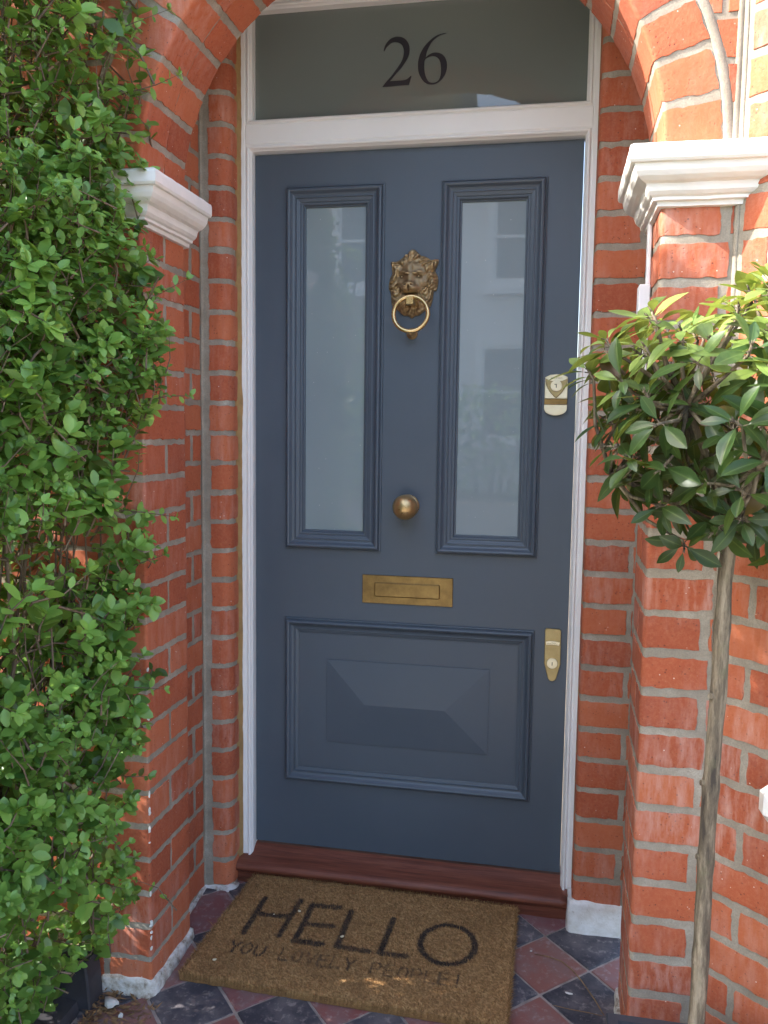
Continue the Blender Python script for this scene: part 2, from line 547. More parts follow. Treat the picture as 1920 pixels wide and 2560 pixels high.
# frosted glass and the fanlight: obscured behind, mirror-smooth in front
def glass(name, colr, rough, speck):
    m, t, b = new_mat(name)
    co = N(t, 'ShaderNodeTexCoord').outputs['Object']
    v = N(t, 'ShaderNodeTexVoronoi'); v.inputs['Scale'].default_value = 60; t.links.new(co, v.inputs[0])
    n = noise_tex(t, 18, 3, 0.6, co)
    s_ = mth(t, 'MULTIPLY', ramp(t, v.outputs['Distance'], [(0.05, (1, 1, 1)), (0.10, (0, 0, 0))]).outputs[0], ramp(t, n.outputs[0], [(0.5, (0, 0, 0)), (0.62, (1, 1, 1))]).outputs[0])
    n2 = noise_tex(t, 2.2, 3, 0.5, co)
    c = ramp(t, n2.outputs[0], [(0.3, tuple(x * 0.93 for x in colr)), (0.7, tuple(x * 1.07 for x in colr))]).outputs[0]
    c = mix(t, mth(t, 'MULTIPLY', s_, speck), c, (0.6, 0.62, 0.58))
    t.links.new(c, b.inputs['Base Color'])
    b.inputs['Roughness'].default_value = rough
    b.inputs['Coat Weight'].default_value = 1.0
    b.inputs['Coat Roughness'].default_value = 0.015
    b.inputs['Coat IOR'].default_value = 1.6
    MAT[name] = m
glass('frosted_glass', (0.20, 0.245, 0.258), 0.6, 0.5)
glass('fanlight_glass', (0.140, 0.158, 0.138), 0.6, 0.1)

# hardwood sill
m, t, b = new_mat('varnished_hardwood')
co = N(t, 'ShaderNodeTexCoord').outputs['Object']
n1 = noise_tex(t, 6, 6, 0.65, co, (0.7, 14, 14)); n2 = noise_tex(t, 30, 4, 0.6, co, (0.5, 12, 12))
f = mth(t, 'ADD', mth(t, 'MULTIPLY', n1.outputs[0], 0.6), mth(t, 'MULTIPLY', n2.outputs[0], 0.4))
t.links.new(ramp(t, f, [(0.35, (0.07, 0.020, 0.011)), (0.5, (0.145, 0.042, 0.023)), (0.66, (0.22, 0.073, 0.040))]).outputs[0], b.inputs['Base Color'])
b.inputs['Roughness'].default_value = 0.5; b.inputs['Specular IOR Level'].default_value = 0.35
bump(t, b, n2.outputs[0], 0.2, 0.001)
MAT['varnished_hardwood'] = m

# quarry tiles: r = red or black, g = tile to tile variation
m, t, b = new_mat('quarry_tile')
co = N(t, 'ShaderNodeTexCoord').outputs['Object']
tr, tg, tb = tone_of(t)[:3]
n1 = noise_tex(t, 14, 6, 0.7, co); n2 = noise_tex(t, 60, 4, 0.65, co)
red = mix(t, tg, (0.21, 0.062, 0.048), (0.17, 0.078, 0.085))
red = mix(t, tb, red, (0.24, 0.088, 0.062))
blk = mix(t, tg, (0.022, 0.020, 0.026), (0.045, 0.043, 0.055))
c = mix(t, tr, red, blk)
c = mix(t, ramp(t, n1.outputs[0], [(0.40, (0, 0, 0)), (0.72, (0.65, 0.65, 0.65))]).outputs[0], c, (0.20, 0.165, 0.16))
c = mix(t, ramp(t, n2.outputs[0], [(0.54, (0, 0, 0)), (0.70, (0.5, 0.5, 0.5))]).outputs[0], c, (0.34, 0.28, 0.26))
t.links.new(c, b.inputs['Base Color'])
t.links.new(ramp(t, n1.outputs[0], [(0.3, (0.6,) * 3), (0.7, (0.85,) * 3)]).outputs[0], b.inputs['Roughness'])
bump(t, b, mth(t, 'ADD', n1.outputs[0], n2.outputs[0]), 0.45, 0.0015)
MAT['quarry_tile'] = m
simple('tile_grout', (0.27, 0.22, 0.19), 0.9, bumps=(90, 0.5), vary=0.4, vscale=25)

# coir: r = ink, g = fibre tone
m, t, b = new_mat('coir')
co = N(t, 'ShaderNodeTexCoord').outputs['Object']
tr, tg, tb = tone_of(t)[:3]
n1 = noise_tex(t, 9, 4, 0.6, co); n2 = noise_tex(t, 260, 2, 0.6, co)
f = mth(t, 'ADD', mth(t, 'MULTIPLY', tg, 0.6), mth(t, 'MULTIPLY', n2.outputs[0], 0.4))
c = ramp(t, f, [(0.12, (0.13, 0.060, 0.018)), (0.5, (0.30, 0.158, 0.055)), (0.9, (0.52, 0.31, 0.125))]).outputs[0]
c = mix(t, ramp(t, n1.outputs[0], [(0.45, (0, 0, 0)), (0.75, (0.5, 0.5, 0.5))]).outputs[0], c, (0.17, 0.082, 0.028))
c = mix(t, tr, c, (0.014, 0.010, 0.009))
t.links.new(c, b.inputs['Base Color']); b.inputs['Roughness'].default_value = 0.9
bump(t, b, n2.outputs[0], 0.8, 0.002)
MAT['coir'] = m

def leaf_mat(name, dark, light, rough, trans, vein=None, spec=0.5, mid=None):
    """tone: r = leaf to leaf plus painted light and shade, g = distance from midrib (1 = margin), b = age"""
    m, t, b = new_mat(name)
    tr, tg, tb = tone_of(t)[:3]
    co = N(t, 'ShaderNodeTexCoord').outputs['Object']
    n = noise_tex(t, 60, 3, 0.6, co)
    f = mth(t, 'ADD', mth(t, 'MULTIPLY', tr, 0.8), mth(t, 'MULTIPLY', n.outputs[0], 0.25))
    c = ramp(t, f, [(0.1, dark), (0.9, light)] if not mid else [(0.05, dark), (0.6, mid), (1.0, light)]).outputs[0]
    if vein:
        c = mix(t, ramp(t, tg, [(0.0, (0.75,) * 3), (0.07, (0.25,) * 3), (0.14, (0, 0, 0)), (0.95, (0, 0, 0)), (1.0, (0.25,) * 3)]).outputs[0], c, vein)
    c = mix(t, ramp(t, tb, [(0.5, (0, 0, 0)), (1.0, (1, 1, 1))]).outputs[0], c, (0.060, 0.032, 0.016))
    t.links.new(c, b.inputs['Base Color'])
    b.inputs['Roughness'].default_value = rough
    b.inputs['Specular IOR Level'].default_value = spec
    tl = N(t, 'ShaderNodeBsdfTranslucent')
    c2 = mix(t, 0.6, c, (light[0] * 1.9, light[1] * 1.5, light[2] * 0.8))
    t.links.new(c2, tl.inputs[0])
    ms = N(t, 'ShaderNodeMixShader'); ms.inputs[0].default_value = trans
    out = t.nodes['Material Output']
    t.links.new(b.outputs[0], ms.inputs[1]); t.links.new(tl.outputs[0], ms.inputs[2])
    t.links.new(ms.outputs[0], out.inputs['Surface'])
    MAT[name] = m
leaf_mat('privet_leaf', (0.024, 0.080, 0.015), (0.235, 0.43, 0.085), 0.38, 0.32)
leaf_mat('laurel_leaf', (0.012, 0.036, 0.015), (0.26, 0.36, 0.085), 0.38, 0.24, (0.13, 0.19, 0.055), spec=0.4, mid=(0.034, 0.080, 0.020))

# bark
m, t, b = new_mat('bark')
co = N(t, 'ShaderNodeTexCoord').outputs['Object']
n1 = noise_tex(t, 10, 6, 0.7, co, (6, 6, 0.9)); n2 = noise_tex(t, 30, 4, 0.6, co)
c = ramp(t, n1.outputs[0], [(0.36, (0.045, 0.034, 0.024)), (0.5, (0.135, 0.105, 0.068)), (0.64, (0.29, 0.235, 0.16))]).outputs[0]
c = mix(t, ramp(t, n2.outputs[0], [(0.55, (0, 0, 0)), (0.75, (0.5, 0.5, 0.5))]).outputs[0], c, (0.12, 0.125, 0.06))
t.links.new(c, b.inputs['Base Color']); b.inputs['Roughness'].default_value = 0.85
bump(t, b, mth(t, 'ADD', n1.outputs[0], n2.outputs[0]), 1.0, 0.004)
MAT['bark'] = m
simple('hedge_wood', (0.15, 0.105, 0.068), 0.85, bumps=(60, 0.5), vary=0.35, vscale=20)
simple('dead_leaf_brown', (0.22, 0.125, 0.055), 0.8, vary=0.4, vscale=40)
simple('pale_petal', (0.66, 0.55, 0.36), 0.7)
simple('white_chip', (0.58, 0.55, 0.50), 0.85, bumps=(60, 0.6), vary=0.1)
simple('asphalt', (0.05, 0.05, 0.052), 0.9, bumps=(40, 0.5), vary=0.2, vscale=3)
simple('paving', (0.34, 0.32, 0.29), 0.9, bumps=(20, 0.3), vary=0.15, vscale=2)
simple('garden_ground', (0.17, 0.14, 0.10), 0.95, bumps=(12, 0.6), vary=0.3, vscale=3)
simple('pale_render', (0.72, 0.70, 0.67), 0.8, bumps=(10, 0.2), vary=0.05, vscale=1)
simple('stock_brick', (0.26, 0.20, 0.13), 0.9, bumps=(20, 0.4), vary=0.2, vscale=4)
simple('window_glass', (0.02, 0.025, 0.03), 0.05)
simple('roof_slate', (0.09, 0.09, 0.10), 0.7, vary=0.2, vscale=3)
# ------------------------------------------------------------------ ground, path, street (the setting)
def sheet(name, x0, x1, y0, y1, z, mat):
    mb = MB()
    mb.face([mb.vert(p) for p in ((x0, y0, z), (x1, y0, z), (x1, y1, z), (x0, y1, z))])
    return tag(mb.build(name, mat), kind='structure')
sheet('ground', -600, 600, -600, 600, -0.16, MAT['garden_ground'])
sheet('path', -0.75, 0.95, -4.4, -1.3, -0.145, MAT['paving'])
sheet('pavement', -60, 60, -6.9, -4.7, -0.15, MAT['paving'])
sheet('road', -60, 60, -13.0, -6.9, -0.155, MAT['asphalt'])

def floor_z(y):
    return -0.09 + max(-0.03, min(0, (y + 0.06) * 0.055)) 

# the quarry-tiled porch floor: six-inch tiles on the diagonal
mb = MB()
for i in range(24):
    for j in range(2):
        pass
gx = [-1.0 + 2.3 * i / 12 for i in range(13)]; gy = [-1.5 + 1.6 * j / 12 for j in range(13)]
ids = [[mb.vert((x, y, floor_z(y) - 0.003)) for x in gx] for y in gy]
for j in range(12):
    for i in range(12):
        mb.face((ids[j][i], ids[j][i + 1], ids[j + 1][i + 1], ids[j + 1][i]), 1)
rot = R(-2.5); S = 0.152
ux = Vector((math.cos(R(45) + rot), math.sin(R(45) + rot))); uy = Vector((-ux.y, ux.x))
O = Vector((0.385, -0.133))
rt = random.Random(5)
for i in range(-12, 9):
    for j in range(-8, 9):
        c0 = O + ux * (i * S) + uy * (j * S)
        cc = c0 + (ux + uy) * (S / 2)
        if not (-1.0 < cc.x < 1.25 and -1.45 < cc.y < 0.06): continue
        g = 0.0028
        tn = (1.0 if (i + j) % 2 else 0.0, rt.random(), rt.random() ** 2)
        dz = rt.uniform(-0.0012, 0.0012); tx = rt.uniform(-0.01, 0.01); ty = rt.uniform(-0.01, 0.01)
        out = []; top = []
        K = 7
        per = [(g, g + (S - 2 * g) * k / K) for k in range(K)] + [(g + (S - 2 * g) * k / K, S - g) for k in range(K)] + \
              [(S - g, S - g - (S - 2 * g) * k / K) for k in range(K)] + [(S - g - (S - 2 * g) * k / K, g) for k in range(K)]
        for (p, q) in per:
            p2 = p + rt.uniform(-0.0007, 0.0007); q2 = q + rt.uniform(-0.0007, 0.0007)
            w = c0 + ux * p2 + uy * q2
            pin = S / 2 + (p2 - S / 2) * 0.975; qin = S / 2 + (q2 - S / 2) * 0.975
            w2 = c0 + ux * pin + uy * qin
            out.append(mb.vert((w.x, w.y, floor_z(w.y) - 0.004), tn))
            top.append(mb.vert((w2.x, w2.y, floor_z(w2.y) + dz + (w2.x - cc.x) * tx + (w2.y - cc.y) * ty), tn))
        n = len(out)
        for k in range(n):
            mb.face((out[(k + 1) % n], out[k], top[k], top[(k + 1) % n]), 0)
        mb.face(top[::-1], 0)
tag(mb.build('porch_floor', [MAT['quarry_tile'], MAT['tile_grout']], recalc=False), kind='structure')

# ------------------------------------------------------------------ the brick house: piers, reveals, arch, bay wall
YP = -0.52                      # front plane of the porch
XL, XR = -0.483, 0.549          # the two pier corners
PITCH = 0.077
ACX, ACZ, ARI, ARE = 0.033, 1.672, 0.516, 0.617
house = thing('brick_house', 'red brick house front with arched porch, pale pointing and white mouldings', 'house', (0, 0, -0.1))
BM = [MAT['brick'], MAT['mortar']]
rb = random.Random(11)

# left pier: front face, corner, side face, set-back
pl = Path([(-1.75, YP), (XL, YP), (XL, -0.31), (-0.535, -0.31)], [0, 0.004, 0.004, 0])
c1 = 1.75 + XL
patA = [(c1 - 0.105, c1 + 0.213)]; patB = [(c1 - 0.222, c1 + 0.107), (c1 + 0.107, c1 + 0.213)]
u = c1 - 0.105; k = 0
while u > 0.05:
    w = (0.222, 0.112)[k % 2]; patA.append((max(0, u - w), u)); u -= w; k += 1
u = c1 - 0.222; k = 0
while u > 0.05:
    w = (0.112, 0.222)[k % 2]; patB.append((max(0, u - w), u)); u -= w; k += 1
mb = MB()
brick_wall(mb, pl, -0.12, 1.60, 0.046, PITCH, [patA, patB], rb)
# flakes of white paint left down the arris
rf = random.Random(3)
for k in range(17):
    z = -0.08 + 0.75 * rf.random() ** 1.4
    hgt = rf.uniform(0.003, 0.016); wdt = rf.uniform(0.0008, 0.0028)
    cx, cy = XL + 0.0036 - rf.random() * 0.002, YP - 0.0036 + rf.random() * 0.003
    pts = [(cx - wdt, z - hgt * rf.uniform(.3, .6)), (cx + wdt * rf.uniform(.2, .8), z - hgt * .5), (cx + wdt, z + hgt * rf.uniform(0, .4)), (cx, z + hgt * .5), (cx - wdt, z + hgt * .2)]
    mb.plate(pts, cy + 0.003, cy - 0.0008, 0, 2)
mb.build('pier', BM + [MAT['white_masonry_paint']], house)

# left reveal: set-back side, thick vertical joint, bull-nosed nook beside the frame
pr = Path([(-0.53, -0.34), (-0.53, -0.10), (-0.455, -0.10), (-0.455, -0.012)], [0, 0.003, 0.03, 0])
mb = MB()
uA = [(0.01, 0.234), (0.255, pr.len - 0.004)]; uB = [(0.01, 0.168), (0.174, 0.234), (0.255, pr.len - 0.004)]
brick_wall(mb, pr, -0.10, 2.50, 0.0654, PITCH, [uA, uB], rb, step=0.009)
# the fat vertical joint in the corner
f = wall_map(pr)
ns = 90; prev = None
for k in range(ns + 1):
    z = 0.03 + (2.5 - 0.03) * k / ns
    w = 0.0085 + 0.0016 * noise.noise((z * 22, 1, 2)); ww = 0.0085 + 0.0016 * noise.noise((z * 22, 7, 2))
    row = [mb.vert(f(0.2395 - w, z, 0.0025)), mb.vert(f(0.2395 - w * 0.8, z, 0.0033)), mb.vert((-0.5268, -0.1032, z)), mb.vert(f(0.2395 + ww * 0.8, z, 0.0033)), mb.vert(f(0.2395 + ww, z, 0.0025))]
    if prev:
        for q in range(4): mb.face((prev[q], prev[q + 1], row[q + 1], row[q]), 1, True)
    prev = row
mb.build('reveal', BM, house)

# right reveal
pq = Path([(0.450, -0.012), (0.450, -0.10), (0.572, -0.10), (0.572, -0.34)], [0, 0.012, 0.003, 0])
mb = MB()
l1 = 0.088; l2 = l1 + 0.122
qA = [(0.0, l2 - 0.005), (l2 + 0.006, pq.len)]; qB = [(0.0, l2 - 0.020), (l2 - 0.020, l2 - 0.001), (l2 + 0.006, pq.len)]
brick_wall(mb, pq, -0.02, 2.50, 0.0468, PITCH, [qB, qA], rb, step=0.010, joint=0.0150)
mb.build('reveal', BM, house)

# right pier
BLOOM = 0.65
pp = Path([(0.60, -0.31), (XR, -0.31), (XR, YP), (0.676, YP)], [0, 0.004, 0.008, 0])
mb = MB()
cu = 0.051 + 0.21
rA = [(0.055, cu + 0.124)]; rB = [(0.055, cu - 0.105), (cu - 0.105, cu + 0.106), (cu + 0.106, cu + 0.128)]
brick_wall(mb, pp, -0.13, 1.60, 0.042, 0.0774, [rA, rB], rb, joint=0.017)
mb.build('pier', BM, house)

BLOOM = 0.0
# wall over the imposts, outside the arch ring (front plane)
mb = MB()
def front_map(u, v, d): return (u, YP - d, v)
segs = 60
x_l, x_r, z_t = -1.75, 0.676, 3.0
ring0, ring1 = [], []
for k in range(segs + 1):
    th = math.pi * k / segs
    cx, sz = math.cos(th), math.sin(th)
    ring0.append(mb.vert((ACX + cx * (ARE - 0.012), YP, ACZ + sz * (ARE - 0.012))))
    tt = min(((x_r - ACX) / cx) if cx > 1e-6 else 1e9, ((x_l - ACX) / cx) if cx < -1e-6 else 1e9, ((z_t - ACZ) / sz) if sz > 1e-6 else 1e9)
    ring1.append(mb.vert((ACX + cx * tt, YP, ACZ + sz * tt)))
for k in range(segs):
    mb.face((ring0[k], ring1[k], ring1[k + 1], ring0[k + 1]), 1)
c = [mb.vert(p) for p in ((x_l, YP, 1.58), (ACX - ARE + 0.02, YP, 1.58), (ACX - ARE + 0.02, YP, ACZ), (x_l, YP, ACZ))]
mb.face(c, 1)
# corners the radial strips miss
mb.face([mb.vert(p) for p in ((x_l, YP + 0.0005, z_t - 0.6), (x_l + 0.9, YP + 0.0005, z_t), (x_l, YP + 0.0005, z_t))], 1)
def clip(poly, nx, nz, dd):
    out = []
    for i in range(len(poly)):
        A, B = poly[i - 1], poly[i]
        da = A[0] * nx + A[1] * nz - dd; db = B[0] * nx + B[1] * nz - dd
        if da >= 0: 
            if not out or out[-1] != A: out.append(A)
        if (da >= 0) != (db >= 0):
            t_ = da / (da - db); out.append((A[0] + (B[0] - A[0]) * t_, A[1] + (B[1] - A[1]) * t_))
    return out
def flat_brick(mb, poly, rn):
    if len(poly) < 3: return
    area = abs(sum(poly[i - 1][0] * poly[i][1] - poly[i][0] * poly[i - 1][1] for i in range(len(poly)))) / 2
    if area < 0.0001: return
    pts = []
    ns = rn.random() * 90
    for i in range(len(poly)):
        A, B = Vector(poly[i - 1]), Vector(poly[i])
        n = max(1, int((B - A).length / 0.010))
        for k in range(n):
            p = A.lerp(B, k / n)
            pts.append((p.x + 0.0017 * noise.noise((p.x * 70 + ns, p.y * 70, 1)), p.y + 0.0017 * noise.noise((p.x * 70, p.y * 70 + ns, 5))))
    mb.plate(pts, YP + 0.002, YP - 0.0022 * rn.uniform(.7, 1.3), 0.0005, 0, (rn.random(), rn.random(), rn.random()))
zk = 0
rw = random.Random(17)
while True:
    b0 = 1.590 + zk * PITCH + 0.0065; t0 = b0 + PITCH - 0.013
    if b0 > 2.95: break
    x = x_r - 0.010; k = zk
    first = True
    while x > x_l + 0.02:
        w = (0.222, 0.112)[k % 2]
        if first: w = (0.030, 0.141)[k % 2] if zk < 99 else w
        first = False; k += 1
        x0_ = max(x_l, x - w) + 0.012
        cxm, czm = (x0_ + x) / 2 - ACX, (b0 + t0) / 2 - ACZ
        r_ = ARE + 0.017
        poly = [(x0_, b0), (x, b0), (x, t0), (x0_, t0)]
        if czm < -0.01 and cxm > -r_:
            x -= w; continue
        if t0 > ACZ - 0.05:
            cn = [math.hypot(px - ACX, pz - ACZ) for px, pz in poly]
            if max(cn) < r_: x -= w; continue
            if min(cn) < r_:
                L = math.hypot(cxm, czm); nx, nz = cxm / L, czm / L
                poly = clip(poly, nx, nz, nx * ACX + nz * ACZ + r_)
        flat_brick(mb, poly, rw)
        x -= w
    zk += 1
# fat joint along the internal corner
prev = None
for k in range(60):
    z = 1.66 + 1.34 * k / 59
    w = 0.009 + 0.0015 * noise.noise((z * 20, 3, 1))
    row = [mb.vert((0.671 - w * .8, YP - 0.001, z)), mb.vert((0.671 - w * 0.7, YP - 0.0026, z)), mb.vert((0.672, YP - 0.003, z)), mb.vert((0.676, YP - 0.001, z))]
    if prev:
        for q in range(3): mb.face((prev[q], prev[q + 1], row[q + 1], row[q]), 1, True)
    prev = row
mb.build('wall', BM, house)

# the arch ring: face and soffit of each voussoir turned round the springing line
ap = Path([(YP, ARE), (YP, ARI), (-0.31, ARI)], [0, 0.005, 0])   # (y, radius)
def arch_map(u, v, d):
    p, n = ap.at(u)
    y = p.x - n.x * d if False else p.x + n.x * d
    r_ = p.y + n.y * d
    th = v / ARI
    return (ACX + r_ * math.cos(th), y, ACZ + r_ * math.sin(th))
p0, n0 = ap.at(0.05)
AS = 1
if n0.x > 0: AS = -1
def arch_m(u, v, d): return arch_map(u, v, d * AS)
mb = MB()
mortar(mb, arch_m, ap.stops(0, ap.len, 0.03), 0, math.pi * ARI, 0.025)
NV = 21
pv = math.pi * ARI / NV
ra = random.Random(8)
for k in range(NV):
    v0 = k * pv + 0.0075; v1 = (k + 1) * pv - 0.0075
    brick(mb, arch_m, ap.stops(0.003, 0.205, 0.009), v0, v1, ra, 0.0022, 8)
    brick(mb, arch_m, ap.stops(0.208, ap.len, 0.009), v0, v1, ra, 0.0022, 8)
# flush joint round the back of the ring
prev = None
for k in range(121):
    th = math.pi * k / 120
    row = []
    for r_, d_ in ((ARE - 0.001 + 0.001 * noise.noise((th * 9, 1, 1)), 0.001), (ARE + 0.0015, 0.0028), (ARE + 0.013, 0.0028), (ARE + 0.0155 + 0.001 * noise.noise((th * 9, 4, 1)), 0.001)):
        row.append(mb.vert((ACX + r_ * math.cos(th), YP - d_, ACZ + r_ * math.sin(th))))
    if prev:
        for q in range(3): mb.face((prev[q], prev[q + 1], row[q + 1], row[q]), 1, True)
    prev = row
# back face of the ring towards the door
prev = None
for k in range(61):
    th = math.pi * k / 60
    row = [mb.vert((ACX + r_ * math.cos(th), -0.31, ACZ + r_ * math.sin(th))) for r_ in (ARI, ARI + 0.5)]
    if prev: mb.face((prev[0], row[0], row[1], prev[1]), 1)
    prev = row
mb.build('arch', BM, house, recalc=False)

# canted bay wall to the right
BLOOM = 0.3
BD = Vector((math.cos(R(-43)), math.sin(R(-43))))
b0v = Vector((0.676, YP))
b1v = b0v + BD * 1.2
pb = Path([tuple(b0v), tuple(b0v + BD * 0.24)], [0, 0])
mb = MB()
bA = [(0.012, 0.075), (0.075, 0.24)]; bB = [(0.012, 0.18), (0.18, 0.24)]
brick_wall(mb, pb, -0.14, 3.0, 0.042, 0.0774, [bA, bB], rb, joint=0.0155)
pb2 = Path([tuple(b0v + BD * 0.24), tuple(b1v)], [0, 0])
cA = [(0.0 + 0.112 * i, 0.112 * (i + 1)) for i in range(8)]; cB = [(0.0, 0.05)] + [(0.05 + 0.224 * i, 0.05 + 0.224 * (i + 1)) for i in range(4)]
brick_wall(mb, pb2, -0.14, 0.50, 0.042, 0.0774, [cA, cB], rb, joint=0.0135, step=0.03)
brick_wall(mb, pb2, 2.25, 3.0, 0.042, 0.0774, [cA, cB], rb, joint=0.0135, step=0.03)
prev = None
for k in range(100):
    z = -0.13 + 3.1 * k / 99
    w = 0.009 + 0.002 * noise.noise((z * 20, 8, 1))
    row = []
    for uu, dd in ((0.0, 0.001), (0.002, 0.003), (w * .85, 0.0026), (w * 1.0, 0.001)):
        p, n = pb.at(uu); row.append(mb.vert((p.x + n.x * dd, p.y + n.y * dd, z)))
    if prev:
        for q in range(3): mb.face((prev[q], prev[q + 1], row[q + 1], row[q]), 1, True)
    prev = row
mb.build('wall', BM, house)
BN = Vector((BD.y, -BD.x))
# bay window beyond the frame of the photograph, and its white stone sill
def bay_box(mb, u0, u1, d0, d1, z0, z1, ch=0.004, m=0):
    pts = []
    tmp = MB(); tmp.box(u0, u1, d0, d1, z0, z1, m, b=ch)
    off = len(mb.v)
    for (uu, dd, z) in tmp.v:
        p = b0v + BD * uu + BN * dd
        mb.v.append((p.x, p.y, z)); mb.c.append((0.5, 0.5, 0.5))
    for ff, mm in zip(tmp.f, tmp.m):
        mb.f.append(tuple(i + off for i in ff[::-1])); mb.m.append(mm); mb.sm.append(False)
mb = MB()
bay_box(mb, 0.135, 1.2, -0.05, 0.065, 0.482, 0.552, 0.018)
bay_box(mb, 0.150, 1.2, -0.05, 0.045, 0.550, 0.590, 0.012)
tag(mb.build('window_sill', MAT['white_masonry_paint'], house, recalc=True))
mb = MB()
for (u0, u1, z0, z1) in ((0.24, 0.30, 0.592, 2.25), (1.12, 1.2, 0.592, 2.25), (0.302, 1.118, 0.592, 0.66), (0.302, 1.118, 2.18, 2.25), (0.302, 1.118, 1.40, 1.45)):
    bay_box(mb, u0, u1, -0.10, -0.02, z0, z1, 0.004)
win = mb.build('window', MAT['white_frame_paint'], house, recalc=True)
mb = MB(); bay_box(mb, 0.295, 1.125, -0.075, -0.068, 0.65, 2.2, 0.0)
mb.build('pane', MAT['window_glass'], win, recalc=True)

# ceiling of the porch and the lintel over the frame
mb = MB()
mb.box(-0.60, 0.66, -0.31, 0.06, 2.45, 2.50)
mb.build('ceiling', MAT['ceiling_plaster'], house, recalc=True)

# white imposts at the springing of the arch
IP = [(-0.004, 1.676), (0.058, 1.672), (0.064, 1.668), (0.066, 1.662), (0.066, 1.642), (0.063, 1.637), (0.057, 1.636), (0.056, 1.631), (0.054, 1.623), (0.049, 1.615), (0.041, 1.608), (0.033, 1.604), (0.031, 1.599), (0.029, 1.591), (0.024, 1.585), (0.019, 1.582), (0.0185, 1.576), (0.011, 1.5745), (0.010, 1.566), (-0.004, 1.564)]
IP = [(o, 1.672 + (z - 1.676) * 0.93) for o, z in IP]
def impost(path2, rn, cap_end):
    mb = MB()
    P = [Vector(p) for p in path2]
    n = len(P)
    rows = []
    for i in range(n):
        def nrm(d): return Vector((d.y, -d.x)).normalized()
        if i == 0: nn = nrm(P[1] - P[0])
        elif i == n - 1: nn = nrm(P[-1] - P[-2])
        else:
            a1, a2 = nrm(P[i] - P[i - 1]), nrm(P[i + 1] - P[i])
            nn = a1 + a2; nn = nn / nn.dot(a1)
        rows.append((P[i], nn))
    rings = []
    for i in range(n - 1):
        K = 14
        for k in range(K + (1 if i == n - 2 else 0)):
            t_ = k / K
            p = rows[i][0].lerp(rows[i + 1][0], t_)
            nn = rows[i][1].lerp(rows[i + 1][1], t_) if False else None
            ring = []
            for (o, z) in IP:
                A = rows[i][0] + rows[i][1] * o; B = rows[i + 1][0] + rows[i + 1][1] * o
                q = A.lerp(B, t_)
                j = 0.0011
                ring.append(mb.vert((q.x + j * noise.noise((q.x * 50, q.y * 50, z * 50)), q.y + j * noise.noise((q.x * 50 + 9, q.y * 50, z * 50)), z + 0.0014 * noise.noise((q.x * 45, q.y * 45, z * 30 + 4)))))
            rings.append(ring)
    for A, B in zip(rings, rings[1:]):
        for k in range(len(IP) - 1):
            mb.face((A[k], A[k + 1], B[k + 1], B[k]))
    mb.face(rings[0][::-1]); mb.face(rings[-1])
    return mb.build('impost', MAT['white_masonry_paint'], house, recalc=True)
impost([(-1.75, YP), (XL, YP), (XL, -0.30)], rb, True)
impost([(XR, -0.30), (XR, YP), (0.79, YP)], rb, False)

# white painted plinths, rough cement fillet
def lumpy(name, path, z0, z1, d, mat, parent, K=40, J=6, amp=0.004, top=0.012, seed=1):
    mb = MB()
    rows = []
    us = path.stops(0, path.len, path.len / K)
    for u_ in us:
        p, n = path.at(u_)
        zt = z1 + top * noise.noise((u_ * 24, seed, 0.5))
        row = []
        for j in range(J + 2):
            if j <= J:
                s_ = j / J
                z = z0 + (zt - z0) * s_
                dd = d * (1 - 0.35 * s_ * s_) + amp * noise.noise((u_ * 34, z * 34, seed))
            else:
                z = zt + 0.004; dd = -0.01
            row.append(mb.vert((p.x + n.x * dd, p.y + n.y * dd, z)))
        rows.append(row)
    for A, B in zip(rows, rows[1:]):
        for j in range(J + 1): mb.face((A[j], B[j], B[j + 1], A[j + 1]), 0, True)
    mb.face(rows[0]); mb.face(rows[-1][::-1])
    return mb.build(name, mat, parent)
lumpy('plinth', Path([(-0.60, YP), (XL, YP), (XL, -0.31)], [0, 0.012, 0]), -0.125, -0.083, 0.014, MAT['flaking_plinth_paint'], house, 60, 6, 0.004, 0.010, 3)
lumpy('plinth', Path([(XL + 0.0, -0.32), (-0.53, -0.31), (-0.53, -0.10), (-0.45, -0.10), (-0.45, -0.07)], [0, 0, 0.01, 0.02, 0]), -0.11, -0.088, 0.010, MAT['flaking_plinth_paint'], house, 40, 5, 0.004, 0.008, 6)
lumpy('plinth', Path([(0.444, -0.04), (0.444, -0.104), (0.585, -0.104)], [0, 0.006, 0]), -0.115, -0.012, 0.008, MAT['worn_plinth_paint'], house, 60, 10, 0.0026, 0.014, 9)
lumpy('plinth', Path([(0.60, -0.31), (XR, -0.31), (XR, YP), (0.68, YP)], [0, 0.01, 0.01, 0]), -0.125, -0.088, 0.012, MAT['flaking_plinth_paint'], house, 50, 5, 0.004, 0.010, 12)

# thin white trunking running down the back of the right pier to a little box
mb = MB()
mb.box(0.5385, 0.546, -0.395, -0.368, 1.452, 1.60, b=0.0015)
tr = mb.build('cable_trunking', MAT['trunking_plastic'], house, recalc=True)
mb = MB()
mb.box(0.524, 0.546, -0.408, -0.362, 1.395, 1.4515, b=0.002)
mb.box(0.5385, 0.546, -0.395, -0.368, 1.20, 1.3945, b=0.0015)
mb.build('junction_box', MAT['trunking_plastic'], tr, recalc=True)

